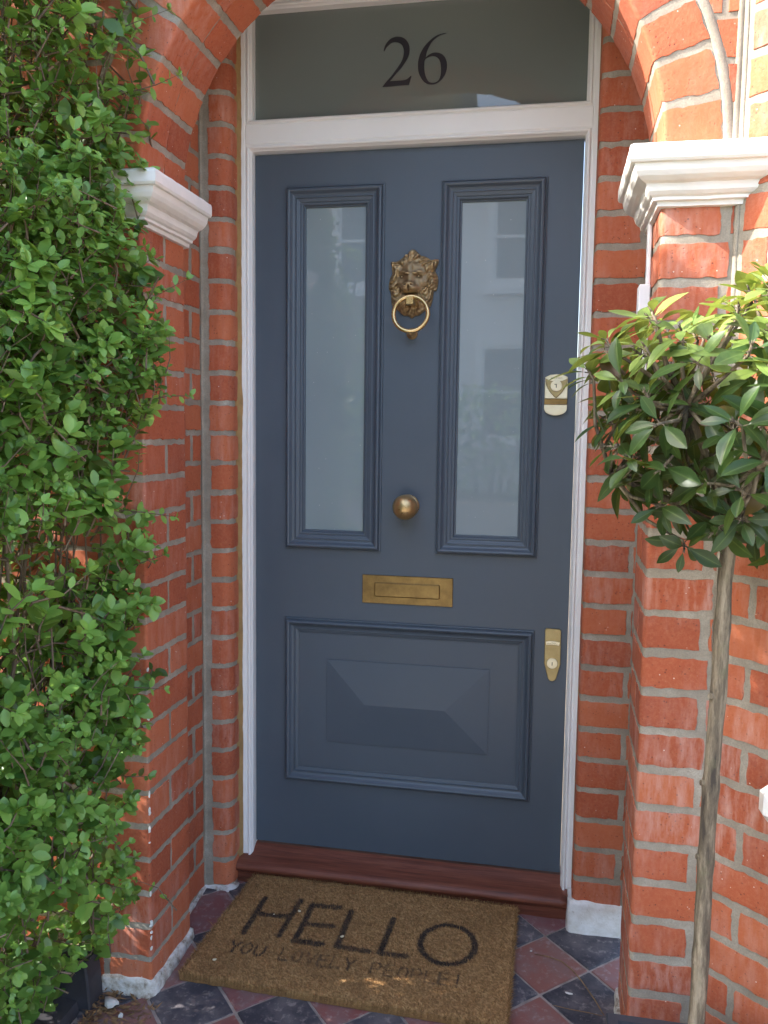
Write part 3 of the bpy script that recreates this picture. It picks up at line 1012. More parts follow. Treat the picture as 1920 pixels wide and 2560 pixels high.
# ------------------------------------------------------------------ door frame with fanlight
frame = thing('door_frame', 'white painted timber door frame with a fanlight over the blue door', 'door frame', (0, 0, 0))
WF = MAT['white_frame_paint']
DX, DZ = 0.420, 1.867
GZ0, GZ1 = 1.9465, 2.2131
for sx in (-1, 1):
    mb = MB()
    x0, x1 = (-0.458, -0.4362) if sx < 0 else (0.4362, 0.458)
    mb.box(x0, x1, -0.030, 0.05, -0.024, 2.28, b=0.002)
    mb.build('jamb', WF, frame, recalc=True)
mb = MB(); mb.box(-0.4360, 0.4360, -0.0305, 0.05, DZ + 0.0160, GZ0 - 0.0160, b=0.0015)
mb.build('transom', WF, frame, recalc=True)
mb = MB(); mb.box(-0.4360, 0.4360, -0.0305, 0.05, GZ1 + 0.016, 2.28, b=0.0015)
mb.build('head', WF, frame, recalc=True)
bead = [(-0.0010, 0.03), (-0.0010, -0.0275), (0.0012, -0.0280), (0.0022, -0.0272), (0.0034, -0.0276), (0.0046, -0.0312), (0.0062, -0.0335), (0.0090, -0.0335), (0.0115, -0.031), (0.0128, -0.026), (0.0140, -0.024), (0.0160, -0.021), (0.0160, 0.03)]
mb = MB()
sweep(mb, [(DX + 0.016, -0.026), (DX + 0.016, DZ + 0.016), (-DX - 0.016, DZ + 0.016), (-DX - 0.016, -0.026)], bead, closed=False)
mb.build('bead', WF, frame, recalc=True)
mb = MB()
bead2 = [(q, y + 0.002) for q, y in bead]
sweep(mb, [(-DX - 0.016, GZ0 - 0.016), (DX + 0.016, GZ0 - 0.016), (DX + 0.016, GZ1 + 0.016), (-DX - 0.016, GZ1 + 0.016)], bead2, closed=True)
mb.build('bead', WF, frame, recalc=True)
mb = MB(); mb.box(-0.43, 0.43, 0.004, 0.010, GZ0 - 0.01, GZ1 + 0.01)
fan = mb.build('fanlight', MAT['fanlight_glass'], frame, recalc=True)

def spline_solid(name, loops, y, thick, mat, parent, smooth=True):
    cu = bpy.data.curves.new(name, 'CURVE')
    cu.dimensions = '2D'; cu.fill_mode = 'BOTH'; cu.extrude = thick / 2; cu.resolution_u = 4
    for L in loops:
        s = cu.splines.new('BEZIER')
        s.bezier_points.add(len(L) - 1)
        for bp, (x, z) in zip(s.bezier_points, L):
            bp.co = (x, z, 0); bp.handle_left_type = bp.handle_right_type = 'AUTO'
        s.use_cyclic_u = True
        if L is TWO:
            for i in (0, 16, 22, 23, 26, 41): s.bezier_points[i].handle_left_type = s.bezier_points[i].handle_right_type = 'VECTOR'
        if L is SIX:
            for i in (0, 26, 32): s.bezier_points[i].handle_left_type = s.bezier_points[i].handle_right_type = 'VECTOR'
    tmp = bpy.data.objects.new(name + '_tmp', cu); COL.objects.link(tmp)
    dg = bpy.context.evaluated_depsgraph_get()
    me = bpy.data.meshes.new_from_object(tmp.evaluated_get(dg))
    bpy.data.objects.remove(tmp)
    me.transform(Matrix(((1, 0, 0, 0), (0, 0, -1, y), (0, 1, 0, 0), (0, 0, 0, 1))))
    me.materials.clear(); me.materials.append(mat)
    o = bpy.data.objects.new(name, me); COL.objects.link(o)
    o.parent = parent
    return o
TWO = [(-0.0814, 2.1021), (-0.0798, 2.1113), (-0.0747, 2.1208), (-0.0654, 2.13), (-0.055, 2.1342), (-0.0434, 2.1345), (-0.0317, 2.1309), (-0.0223, 2.1226), (-0.0169, 2.1124), (-0.0153, 2.1025), (-0.0163, 2.0916), (-0.0205, 2.081), (-0.0273, 2.0705), (-0.0353, 2.06), (-0.0445, 2.0507), (-0.0537, 2.0414), (-0.0641, 2.0294), (-0.0442, 2.0293), (-0.0302, 2.0295), (-0.022, 2.0312), (-0.0169, 2.0347), (-0.0111, 2.0387), (-0.0094, 2.0386), (-0.016, 2.0171), (-0.0417, 2.017), (-0.0651, 2.0162), (-0.0839, 2.0162), (-0.0758, 2.0262), (-0.0619, 2.0408), (-0.0515, 2.0534), (-0.0424, 2.0649), (-0.0355, 2.0754), (-0.0311, 2.0872), (-0.0298, 2.0969), (-0.0313, 2.1058), (-0.0361, 2.1149), (-0.0432, 2.1197), (-0.0525, 2.122), (-0.0618, 2.1205), (-0.0688, 2.116), (-0.0745, 2.1109), (-0.0791, 2.1036)]
SIX = [(0.0774, 2.1346), (0.0694, 2.1346), (0.058, 2.1327), (0.0467, 2.1281), (0.0354, 2.1202), (0.0241, 2.1096), (0.0151, 2.0972), (0.0095, 2.0845), (0.0065, 2.0716), (0.0063, 2.0585), (0.0078, 2.0474), (0.0127, 2.0351), (0.021, 2.0236), (0.0303, 2.017), (0.0407, 2.0147), (0.0511, 2.0157), (0.0624, 2.0221), (0.0714, 2.0314), (0.0775, 2.0441), (0.0795, 2.057), (0.0775, 2.0691), (0.0716, 2.0803), (0.0623, 2.0875), (0.0508, 2.0904), (0.0405, 2.0895), (0.0303, 2.0842), (0.0257, 2.0801), (0.0278, 2.0919), (0.0322, 2.1025), (0.0389, 2.114), (0.0479, 2.1231), (0.0603, 2.1304), (0.0717, 2.1334)]
HOLE = [(0.0235, 2.0748), (0.0304, 2.0798), (0.0384, 2.0823), (0.0464, 2.082), (0.0545, 2.0777), (0.0604, 2.0702), (0.0635, 2.058), (0.0643, 2.0449), (0.0628, 2.033), (0.0578, 2.0235), (0.0499, 2.0191), (0.0418, 2.019), (0.0349, 2.0216), (0.0289, 2.0297), (0.0247, 2.0398), (0.0226, 2.0508), (0.022, 2.064)]

spline_solid('numeral', [TWO], 0.0030, 0.0012, MAT['numeral_vinyl'], fan)['label'] = 'dark serif figure 2 on the fanlight glass'
spline_solid('numeral', [SIX, HOLE], 0.0030, 0.0012, MAT['numeral_vinyl'], fan)['label'] = 'dark serif figure 6 on the fanlight glass'

# mastic joint between frame and brick
for sx in (-1, 1):
    mb = MB()
    prev = None
    for k in range(140):
        z = -0.05 + 2.35 * k / 139
        w = 0.0045 + 0.0028 * noise.noise((z * 9, sx, 0)) + 0.002 * noise.noise((z * 40, sx, 3)) + (0.004 * math.exp(-((z - 1.22) / 0.05) ** 2))
        xo = -0.4575 if sx < 0 else 0.4575
        d = -1 if sx < 0 else 1
        if sx < 0: row = [mb.vert((-0.4490 + w * .7, -0.0312, z)), mb.vert((-0.4505 + w * .3, -0.0365 - 0.001 * noise.noise((z * 30, 5, sx)), z)), mb.vert((-0.4528, -0.043 - w * .4, z)), mb.vert((-0.4556, -0.050 - w * 1.6, z))]
        else: row = [mb.vert((0.4475, -0.0312, z)), mb.vert((0.4484, -0.036, z)), mb.vert((0.4492, -0.042, z)), mb.vert((0.4508, -0.048 - w, z))]
        if prev:
            for q in range(3):
                ids = (prev[q], prev[q + 1], row[q + 1], row[q]); mb.face(ids, 0, True)
        prev = row
    mb.build('mastic_joint', MAT['mastic'], frame)

# hardwood sill with a rounded nosing
mb = MB()
SP = [(0.05, -0.001), (0.002, -0.003), (-0.010, -0.010), (-0.026, -0.0235), (-0.045, -0.0275), (-0.060, -0.032), (-0.068, -0.038), (-0.071, -0.046), (-0.068, -0.054), (-0.062, -0.058), (-0.056, -0.060), (-0.055, -0.064), (-0.055, -0.115), (0.05, -0.115)]
xs = [-0.475, -0.4745] + [-0.45 + 0.9 * k / 30 for k in range(31)] + [0.4465]
rows = [[mb.vert((x, y + 0.0012 * noise.noise((x * 12, z * 30, 2)) * (1 if -0.46 < x < 0.44 else 0), z + 0.0012 * noise.noise((x * 9, y * 40, 6)))) for (y, z) in SP] for x in xs]
for A, B in zip(rows, rows[1:]):
    for k in range(len(SP) - 1): mb.face((A[k], A[k + 1], B[k + 1], B[k]), 0, 2 <= k <= 9)
mb.face(rows[0]); mb.face(rows[-1][::-1])
mb.build('sill', MAT['varnished_hardwood'], frame, recalc=True)

# ------------------------------------------------------------------ front door
door = thing('front_door', 'slate blue panelled front door with two frosted panes and brass fittings', 'door', (0, 0, 0))
DP = MAT['door_paint']
AX, BX = 0.334, 0.0727                       # outer lines of the mouldings
PZ1, PZ0, QZ1, QZ0 = 1.7795, 0.8366, 0.6472, 0.1918
mb = MB()
ins = 0.030
xs = [-0.4185, -AX + ins, -BX - ins, BX + ins, AX - ins, 0.4185]
zs = [0.0045, PZ0 + ins, PZ1 - ins, 1.8635]
ids = {}
for i, x in enumerate(xs):
    for j, z in enumerate(zs): ids[i, j] = mb.vert((x, 0.0, z))
for i in range(5):
    for j in range(3):
        if j == 1 and i in (1, 3): continue
        mb.face((ids[i, j], ids[i + 1, j], ids[i + 1, j + 1], ids[i, j + 1]))
for i in (1, 3):                              # rebates round the panes
    q = [(i, 1), (i + 1, 1), (i + 1, 2), (i, 2)]
    bk = [mb.vert((xs[a_], 0.03, zs[b_])) for a_, b_ in q]
    for k in range(4):
        mb.face((ids[q[k]], ids[q[(k + 1) % 4]], bk[(k + 1) % 4], bk[k]))
out = [(0, 0), (1, 0), (2, 0), (3, 0), (4, 0), (5, 0), (5, 1), (5, 2), (5, 3), (4, 3), (3, 3), (2, 3), (1, 3), (0, 3), (0, 2), (0, 1)]
bk = [mb.vert((xs[a_], 0.045, zs[b_])) for a_, b_ in out]
for k in range(len(out)):
    k2 = (k + 1) % len(out)
    mb.face((ids[out[k]], bk[k], bk[k2], ids[out[k2]]))
mb.face(bk)
mb.build('leaf', DP, door, recalc=False)
mould = [(-0.0006, 0.004), (-0.0006, -0.003), (0.0, -0.0055), (0.0022, -0.0062), (0.0030, -0.0048), (0.0044, -0.0048), (0.0052, -0.0125), (0.0074, -0.0158), (0.0105, -0.0168), (0.0138, -0.0155), (0.0165, -0.0120), (0.0195, -0.0085), (0.0230, -0.0065), (0.0262, -0.0058), (0.0266, -0.0076), (0.0290, -0.0080), (0.0296, -0.0050), (0.0320, -0.0040), (0.0352, -0.0034), (0.0385, -0.0022), (0.0388, 0.0006), (0.0408, 0.0006), (0.0412, -0.0012), (0.0450, -0.0006), (0.0470, 0.0018), (0.0474, 0.0060), (0.0505, 0.0064), (0.0512, 0.0125)]
def rect(x0, x1, z0, z1): return [(x0, z0), (x1, z0), (x1, z1), (x0, z1)]
for (x0, x1) in ((-AX, -BX), (BX, AX)):
    mb = MB(); sweep(mb, rect(x0, x1, PZ0, PZ1), mould)
    mb.build('moulding', DP, door)
    mb = MB(); mb.box(x0 + 0.045, x1 - 0.045, 0.0120, 0.0180, PZ0 + 0.045, PZ1 - 0.045)
    mb.build('glass_pane', MAT['frosted_glass'], door, recalc=True)
mb = MB()
m2 = [(q, y) for q, y in mould if q < 0.0472] + [(0.0476, 0.0014), (0.0480, 0.0014)]
m2[-2:] = [(0.0474, -0.0012)]
sweep(mb, rect(-AX, AX, QZ0, QZ1), m2)
mb.build('moulding', DP, door)
# the lower panel: flat margin and a hipped raised field
mb = MB()
mb.box(-AX + 0.04, AX - 0.04, -0.0010, 0.003, QZ0 + 0.04, QZ1 - 0.04)
F = [(-0.2165, 0.308), (0.2215, 0.308), (0.2215, 0.537), (-0.2165, 0.537)]
lo = [mb.vert((x, -0.0008, z)) for x, z in F]
up = [mb.vert((x, -0.0042, z)) for x, z in F]
r0, r1 = mb.vert((-0.109, -0.0160, 0.4215)), mb.vert((0.107, -0.0160, 0.4215))
for k in range(4): mb.face((lo[k], lo[(k + 1) % 4], up[(k + 1) % 4], up[k]))
mb.face((up[0], up[1], r1, r0)); mb.face((up[1], up[2], r1)); mb.face((up[2], up[3], r0, r1)); mb.face((up[3], up[0], r0))
mb.build('raised_panel', DP, door, recalc=True)

# --- lion's head knocker
KX, KZ, PX = 0.0018, 1.5295, 0.000136
def kp(px, py): return (KX + (px - 810) * PX, KZ - (py - 800) * PX)
outl = [(805, 188), (860, 195), (900, 240), (930, 268), (962, 300), (1020, 310), (1100, 345), (1160, 388), (1230, 376), (1308, 378), (1292, 450), (1255, 530), (1230, 590), (1280, 660), (1300, 760), (1285, 860), (1268, 948), (1212, 940), (1205, 1040), (1190, 1140), (1160, 1225), (1120, 1250), (1065, 1290), (1000, 1350), (940, 1392), (870, 1402), (805, 1448), (745, 1400), (650, 1392), (590, 1345), (540, 1290), (480, 1240), (430, 1212), (412, 1100), (408, 1000), (395, 940), (363, 910), (366, 810), (390, 700), (430, 620), (420, 520), (393, 405), (445, 402), (510, 398), (570, 368), (640, 318), (668, 280), (715, 272), (745, 220)]
def out_r(th):
    best = 0
    dx, dy = math.cos(th), -math.sin(th)
    for i in range(len(outl)):
        ax, ay = outl[i - 1][0] - 810, outl[i - 1][1] - 800
        bx, by = outl[i][0] - 810, outl[i][1] - 800
        den = dx * (by - ay) - dy * (bx - ax)
        if abs(den) < 1e-9: continue
        t_ = (ax * (by - ay) - ay * (bx - ax)) / den
        s_ = (ax * dy - ay * dx) / den
        if t_ > 0 and -1e-6 <= s_ <= 1 + 1e-6: best = max(best, t_)
    return best
def ga(x, y, cx, cy, sx, sy, h): return h * math.exp(-((x - cx) / sx) ** 2 - ((y - cy) / sy) ** 2)
def lion_h(x, y, r_, th):
    h = 15 * (1 - r_ ** 2.2) ** 0.75 + 4.0
    fx, fy = (x - 815) / 305, (y - 720) / 330
    face = 1 - sm_step(0.82, 1.06, math.hypot(fx, fy))
    if y > 1000: face *= 1 - sm_step(1000, 1080, y)
    mane = 1 - face
    q = th * 17 + 5.0 * math.sin(r_ * 5 + th * 2) + 2.2 * noise.noise((x * 0.006, y * 0.006, 2))
    h += mane * (3.0 * math.sin(q) + 2.0 * math.sin(q * 1.9 + 1) + 1.5 * noise.noise((x * 0.02, y * 0.02, 8))) * sm_step(0.0, 0.12, 1.03 - r_)
    h += mane * ga(r_, 0, 0.82, 0, 0.14, 1, 4.5)
    f = 0
    f += ga(x, y, 820, 520, 170, 110, 5) - ga(x, y, 808, 540, 38, 90, 2.2)
    f += ga(x, y, 660, 606, 50, 26, 2.8) + ga(x, y, 955, 604, 52, 26, 2.8) + ga(x, y, 725, 634, 42, 22, 4.4) + ga(x, y, 875, 632, 42, 22, 4.4)
    f += ga(x, y, 780, 720, 85, 120, 6.5)
    f += ga(x, y, 755, 830, 92, 50, 7) - ga(x, y, 690, 845, 22, 14, 4) - ga(x, y, 815, 845, 22, 14, 4)
    f += ga(x, y, 680, 910, 95, 70, 9) + ga(x, y, 850, 910, 105, 70, 9) - ga(x, y, 760, 905, 24, 55, 4.5)
    f -= ga(x, y, 610, 692, 46, 28, 6) + ga(x, y, 950, 690, 48, 28, 6)
    f += ga(x, y, 618, 690, 18, 15, 4.5) + ga(x, y, 944, 688, 18, 15, 4.5)
    f += ga(x, y, 585, 800, 70, 60, 2.5) + ga(x, y, 1000, 800, 80, 70, 3)
    h += face * f * 1.15
    h -= ga(x, y, 780, 1008, 105, 26, 17)
    h += ga(x, y, 800, 1200, 150, 110, 5)
    for ex, s_ in ((1215, 1), (430, -1)):
        h += ga(x, y, ex, 445, 46, 60, 5.5) - ga(x, y, ex + s_ * 12, 450, 17, 40, 6.5)
    h += ga(x, y, 810, 232, 42, 42, 9) + ga(x, y, 690, 292, 24, 24, 6) + ga(x, y, 922, 285, 24, 24, 6)
    return max(1.5, h) * 0.001
mb = MB()
NT, NR = 220, 60
rows = []
for j in range(NR + 1):
    row = []
    for k in range(NT):
        th = 2 * math.pi * k / NT
        rr = j / NR
        if j == 0 and k > 0:
            row.append(row[0]); continue
        L = out_r(th) * rr
        px, py = 810 + math.cos(th) * L, 800 - math.sin(th) * L
        x, z = kp(px, py)
        hh = lion_h(px, py, rr, th)
        e_ = 14
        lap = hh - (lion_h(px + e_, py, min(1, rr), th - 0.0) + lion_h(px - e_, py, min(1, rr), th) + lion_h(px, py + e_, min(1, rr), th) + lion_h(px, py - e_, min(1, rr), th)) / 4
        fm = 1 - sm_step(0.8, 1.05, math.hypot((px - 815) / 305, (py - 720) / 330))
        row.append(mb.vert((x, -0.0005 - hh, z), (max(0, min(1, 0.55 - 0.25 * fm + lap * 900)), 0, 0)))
    rows.append(row)
rim = []
for k in range(NT):
    v = mb.v[rows[-1][k]]
    rim.append(mb.vert((v[0], 0.0005, v[2])))
for k in range(NT):
    k2 = (k + 1) % NT
    mb.face((rows[0][0], rows[1][k2], rows[1][k]), 0, True)
    for j in range(1, NR): mb.face((rows[j][k], rows[j][k2], rows[j + 1][k2], rows[j + 1][k]), 0, True)
    mb.face((rows[-1][k], rows[-1][k2], rim[k2], rim[k]))
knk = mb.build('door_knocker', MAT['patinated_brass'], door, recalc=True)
# ring held in the mouth, faceted tongue, striking stud
mb = MB()
C, RR, rr = Vector((0.0055, -0.046, 1.4475)), 0.0437, 0.0056
tilt = Matrix.Rotation(R(-6), 3, 'X')
A = []
for i in range(72):
    th = 2 * math.pi * i / 72
    ring = []
    for k in range(14):
        ph = 2 * math.pi * k / 14
        q = Vector(((RR + rr * math.cos(ph)) * math.cos(th), rr * math.sin(ph), (RR + rr * math.cos(ph)) * math.sin(th)))
        ring.append(mb.vert(C + tilt @ q))
    A.append(ring)
for i in range(72):
    for k in range(14):
        mb.face((A[i][k], A[i][(k + 1) % 14], A[(i + 1) % 72][(k + 1) % 14], A[(i + 1) % 72][k]), 0, True)
mb.build('knocker_ring', MAT['polished_brass'], knk, recalc=True)
mb = MB()
tx, tz = 0.0035, 1.4805
for (hw, hh, y) in ((0.017, 0.014, -0.018), (0.014, 0.0125, -0.036), (0.0085, 0.0095, -0.0515)):
    mb.c.extend([(0.5,) * 3] * 4); mb.v.extend([(tx - hw, y, tz - hh), (tx + hw, y, tz - hh), (tx + hw, y, tz + hh), (tx - hw, y, tz + hh)])
for r_ in (0, 4):
    for k in range(4): mb.face((r_ + k, r_ + (k + 1) % 4, r_ + 4 + (k + 1) % 4, r_ + 4 + k))
mb.face((8, 9, 10, 11))
mb.build('knocker_tongue', MAT['polished_brass'], knk, recalc=True)
mb = MB()
FRONT = lambda x, y, z: Matrix.Translation((x, y, z)) @ Matrix.Rotation(R(90), 4, 'X')
mb.lathe([(0.0145, -0.002), (0.0145, 0.003), (0.0125, 0.0052), (0.010, 0.006), (0.009, 0.012), (0.006, 0.031), (0, 0.032)], FRONT(0.0028, 0, 1.403), 28)
mb.build('knocker_stud', MAT['aged_brass'], knk, recalc=True)

# --- centre knob
mb = MB()
prof = [(0.030, -0.002), (0.030, 0.003), (0.027, 0.0055), (0.016, 0.008), (0.0125, 0.013), (0.013, 0.018)]
for k in range(1, 20):
    ph = math.pi * (0.12 + 0.88 * k / 19)
    prof.append((0.0325 * math.sin(ph) if k < 19 else 0, 0.045 - 0.029 * math.cos(ph)))
mb.lathe(prof, FRONT(-0.0012, 0, 0.9600), 40)
mb.build('door_knob', MAT['aged_brass'], door, recalc=True)

# --- letter plate
mb = MB()
mb.plate(rect(-0.1200, 0.1212, 0.6980, 0.7735), 0.001, -0.0050, 0.0012)
lp = mb.build('letter_plate', MAT['tarnished_brass'], door, recalc=True)
mb = MB()
def rrect(x0, x1, z0, z1, r_):
    out = []
    for cx, cz, a0 in ((x1 - r_, z0 + r_, -90), (x1 - r_, z1 - r_, 0), (x0 + r_, z1 - r_, 90), (x0 + r_, z0 + r_, 180)):
        for k in range(5): out.append((cx + r_ * math.cos(R(a0 + k * 22.5)), cz + r_ * math.sin(R(a0 + k * 22.5))))
    return out
mb.plate(rrect(-0.0873, 0.0879, 0.7165, 0.7552, 0.004), -0.0048, -0.0085, 0.0028)
mb.build('letter_flap', MAT['tarnished_brass'], lp, recalc=True)

# --- stroke lettering used on the locks and the mat
STROKES = {
 'A': [[(0, 0), (.5, 1), (1, 0)], [(.2, .38), (.8, .38)]], 'B': [[(0, 0), (0, 1), (.7, 1), (.9, .78), (.7, .54), (0, .54)], [(.7, .54), (1, .28), (.7, 0), (0, 0)]],
 'E': [[(1, 1), (0, 1), (0, 0), (1, 0)], [(0, .52), (.85, .52)]], 'H': [[(0, 0), (0, 1)], [(1, 0), (1, 1)], [(0, .5), (1, .5)]],
 'L': [[(0, 1), (0, 0), (1, 0)]], 'M': [[(0, 0), (.05, 1), (.5, .3), (.95, 1), (1, 0)]], 'N': [[(0, 0), (0, 1), (1, 0), (1, 1)]],
 'O': [[(.5 + .5 * math.cos(2 * math.pi * k / 20), .5 + .5 * math.sin(2 * math.pi * k / 20)) for k in range(21)]],
 'P': [[(0, 0), (0, 1), (.75, 1), (1, .75), (.75, .48), (0, .48)]], 'U': [[(0, 1), (0, .3), (.2, .04), (.5, 0), (.8, .04), (1, .3), (1, 1)]],
 'V': [[(0, 1), (.5, 0), (1, 1)]], 'Y': [[(0, 1), (.5, .48), (1, 1)], [(.5, .48), (.5, 0)]], '!': [[(.5, 1), (.5, .3)], [(.5, .06), (.5, 0)]]}
def emboss(mb, word, x, z, w, h, gap, y, bend=0.0):
    n = len(word); tot = n * w + (n - 1) * gap
    for i, ch in enumerate(word):
        x0 = x - tot / 2 + i * (w + gap)
        for st in STROKES[ch]:
            pts = []
            for (p, q) in st:
                xx = x0 + p * w
                pts.append((xx, y, z + q * h - bend * ((xx - x) / (tot / 2)) ** 2))
            mb.tube(pts, 0.00032, 4)

# --- night latch (upper lock)
lock = MB()
LX = 0.3695
body = [(LX - 0.0280, 1.2400), (LX + 0.0278, 1.2400), (LX + 0.0280, 1.2935), (LX + 0.015, 1.2990), (LX, 1.3008), (LX - 0.015, 1.2990), (LX - 0.0280, 1.2930)]
lock.plate(body, 0.001, -0.009, 0.0014)
latch = lock.build('night_latch', MAT['satin_brass'], door, recalc=True)
mb = MB()
mb.plate([(LX - 0.0282, 1.2255), (LX + 0.0278, 1.2255), (LX + 0.0278, 1.2396), (LX - 0.0282, 1.2396)], 0.001, -0.0055, 0.0008)
tag(mb.build('latch_groove', MAT['tarnished_brass'], latch, recalc=True))
mb = MB()
low = [(LX + 0.0278, 1.2250), (LX - 0.0286, 1.2250), (LX - 0.0284, 1.2155)] + [(LX - 0.0003 - 0.0280 * math.cos(R(t_)), 1.2155 - 0.0175 * math.sin(R(t_))) for t_ in range(10, 180, 12)] + [(LX + 0.0276, 1.2155)]
mb.plate(low, 0.001, -0.0105, 0.0012)
mb.build('latch_pull', MAT['satin_brass'], latch, recalc=True)
mb = MB()
sh = [(LX - 0.0265, 1.2895), (LX - 0.0262, 1.281)] + [(LX - 0.0262 * (1 - (t_ / 10) ** 1.7), 1.281 - 0.0405 * t_ / 10) for t_ in range(1, 10)] + [(LX, 1.2408)] + [(LX + 0.0262 * (1 - (t_ / 10) ** 1.7), 1.281 - 0.0405 * t_ / 10) for t_ in range(9, 0, -1)] + [(LX + 0.0262, 1.281), (LX + 0.0265, 1.2895), (LX + 0.014, 1.2838), (LX, 1.2828), (LX - 0.014, 1.2838)]
mb.plate(sh, -0.0088, -0.0125, 0.0014)
mb.build('latch_shield', MAT['dull_satin_brass'], latch, recalc=True)
mb = MB()
emboss(mb, 'BANHAM', LX, 1.2892, 0.0034, 0.0048, 0.0012, -0.0093, 0.0008)
mb.build('lettering', MAT['tarnished_brass'], latch)
mb = MB()
mb.lathe([(0.0142, 0.0), (0.0142, 0.004), (0.0132, 0.0052), (0.0085, 0.0054), (0.0082, 0.0046), (0, 0.0046)], FRONT(LX, -0.0105, 1.2715), 30, smooth=False)
cyl = mb.build('lock_cylinder', MAT['satin_brass'], latch, recalc=True)
mb = MB()
mb.box(LX - 0.0009, LX + 0.0009, -0.0162, -0.0140, 1.2668, 1.2762); mb.box(LX - 0.0046, LX - 0.0011, -0.0161, -0.0140, 1.2742, 1.2757)
mb.build('keyhole', MAT['key_slot'], latch, recalc=True)

# --- lower lock
mb = MB()
KX2 = 0.3812
esc = [(KX2 - 0.0203, 0.5650), (KX2 - 0.0098, 0.5255), (KX2 - 0.0045, 0.5195), (KX2 + 0.0015, 0.5185), (KX2 + 0.0072, 0.5205), (KX2 + 0.0115, 0.5265), (KX2 + 0.0208, 0.5650), (KX2 + 0.0200, 0.6510), (KX2 + 0.0165, 0.6550), (KX2 - 0.0170, 0.6560), (KX2 - 0.0205, 0.6520)]
mb.plate(esc, 0.001, -0.0065, 0.0012)
esco = mb.build('lock_escutcheon', MAT['dull_satin_brass'], door, recalc=True)
mb = MB()
bn = []
for k in range(9):
    x = -0.0160 + 0.032 * k / 8; bn.append((KX2 + x, 0.6145 - 0.0016 * (x / 0.016) ** 2))
for k in range(8, -1, -1):
    x = -0.0175 + 0.035 * k / 8; bn.append((KX2 + x, 0.6235 - 0.0016 * (x / 0.016) ** 2))
mb.plate(bn, -0.0063, -0.0078, 0.0006)
mb.build('lock_banner', MAT['satin_brass'], esco, recalc=True)
mb = MB(); emboss(mb, 'BANHAM', KX2, 0.6162, 0.0034, 0.0046, 0.0012, -0.0079, 0.0012)
mb.build('lettering', MAT['tarnished_brass'], esco)
mb = MB()
mb.lathe([(0.0136, 0.0), (0.0136, 0.0035), (0.0126, 0.0046), (0, 0.0048)], FRONT(KX2, -0.0062, 0.5660), 30, smooth=False)
mb.build('lock_cylinder', MAT['satin_brass'], esco, recalc=True)
mb = MB(); mb.box(KX2 - 0.0010, KX2 + 0.0010, -0.0118, -0.0100, 0.5615, 0.5700)
mb.build('keyhole', MAT['key_slot'], esco, recalc=True)
# ------------------------------------------------------------------ doormat
MX0, MX1, MY0, MY1 = -0.408, 0.3105, -0.060, -0.515      # back edge y = MY0, front edge y = MY1
def mat_pt(s, t):
    # the far and near edges are not quite parallel to the step
    x0 = -0.4016 - 0.039 * t; x1 = 0.3112 - 0.002 * t
    y0 = -0.0487 - 0.4157 * t; y1 = -0.0654 - 0.4179 * t
    return x0 + (x1 - x0) * s, y0 + (y1 - y0) * s
inks = []
def ink(pts, w, g): inks.append((pts, w, g))
ink([(.102, .259), (.111, .614)], .0135, 1); ink([(.231, .236), (.230, .590)], .0130, .95); ink([(.108, .425), (.228, .408)], .017, .95)
ink([(.283, .262), (.290, .616)], .0135, 1); ink([(.285, .268), (.380, .256)], .018, .95); ink([(.288, .450), (.386, .438)], .017, .9); ink([(.290, .612), (.380, .608)], .018, .95)
ink([(.427, .275), (.434, .611)], .0140, .95); ink([(.434, .607), (.540, .610)], .017, .85)
ink([(.582, .289), (.579, .608)], .0135, 1); ink([(.579, .604), (.659, .608)], .017, .9)
ink([(.786 + .090 * math.cos(k * math.pi / 16), .450 + .174 * math.sin(k * math.pi / 16)) for k in range(33)], .0135, 1)
word = 'YOU LOVELY PEOPLE!'
for i, ch in enumerate(word):
    if ch == ' ': continue
    s0 = .098 + .0428 * i; w = .029
    g = min(1, .04 + (.95, .8, .9, 0, .85, .5, .5, .6, .5, .8, 0, .75, .55, .68, .55, .6, .65, .95)[i])
    for stp in STROKES[ch]:
        ink([(s0 + p * w, .785 - q * .090) for p, q in stp], .0046, g)
def ink_at(s, t):
    best = 0
    for pts, w, g in inks:
        for (ax, ay), (bx, by) in zip(pts, pts[1:]):
            if min(ax, bx) - .03 > s or max(ax, bx) + .03 < s or min(ay, by) - .05 > t or max(ay, by) + .05 < t: continue
            # metres
            px, py = (s - ax) * .72, (t - ay) * .455
            vx, vy = (bx - ax) * .72, (by - ay) * .455
            L2 = vx * vx + vy * vy
            q = 0 if L2 < 1e-9 else max(0, min(1, (px * vx + py * vy) / L2))
            d = math.hypot(px - q * vx, py - q * vy)
            best = max(best, g * (1 - sm_step(w * .72 * .55, w * .72 * 1.05, d)))
    return best
rm = random.Random(4)
mb = MB()
NX, NY = 200, 128
rows = []
def mat_top(x, y):
    return -0.064 + (y + 0.055) * 0.066 + 0.0022 * noise.noise((x * 5, y * 5, 1)) + 0.0018 * noise.noise((x * 60, y * 60, 4))
for j in range(NY + 1):
    row = []
    for i in range(NX + 1):
        s, t = i / NX, j / NY
        x, y = mat_pt(s, t)
        x += 0.0022 * noise.noise((x * 40, y * 40, 9)); y += 0.0022 * noise.noise((x * 40, y * 40, 19))
        edge = min(i, NX - i, j, NY - j)
        z = mat_top(x, y) - (0.004 if edge == 0 else (0.0012 if edge == 1 else 0))
        g = ink_at(s, t) * (0.72 + 0.28 * rm.random())
        row.append(mb.vert((x, y, z), (g, rm.random(), 0)))
    rows.append(row)
for j in range(NY):
    for i in range(NX):
        mb.face((rows[j][i], rows[j + 1][i], rows[j + 1][i + 1], rows[j][i + 1]), 0, True)
rim = [rows[0][i] for i in range(NX)] + [rows[j][NX] for j in range(NY)] + [rows[NY][i] for i in range(NX, 0, -1)] + [rows[j][0] for j in range(NY, 0, -1)]
low = []
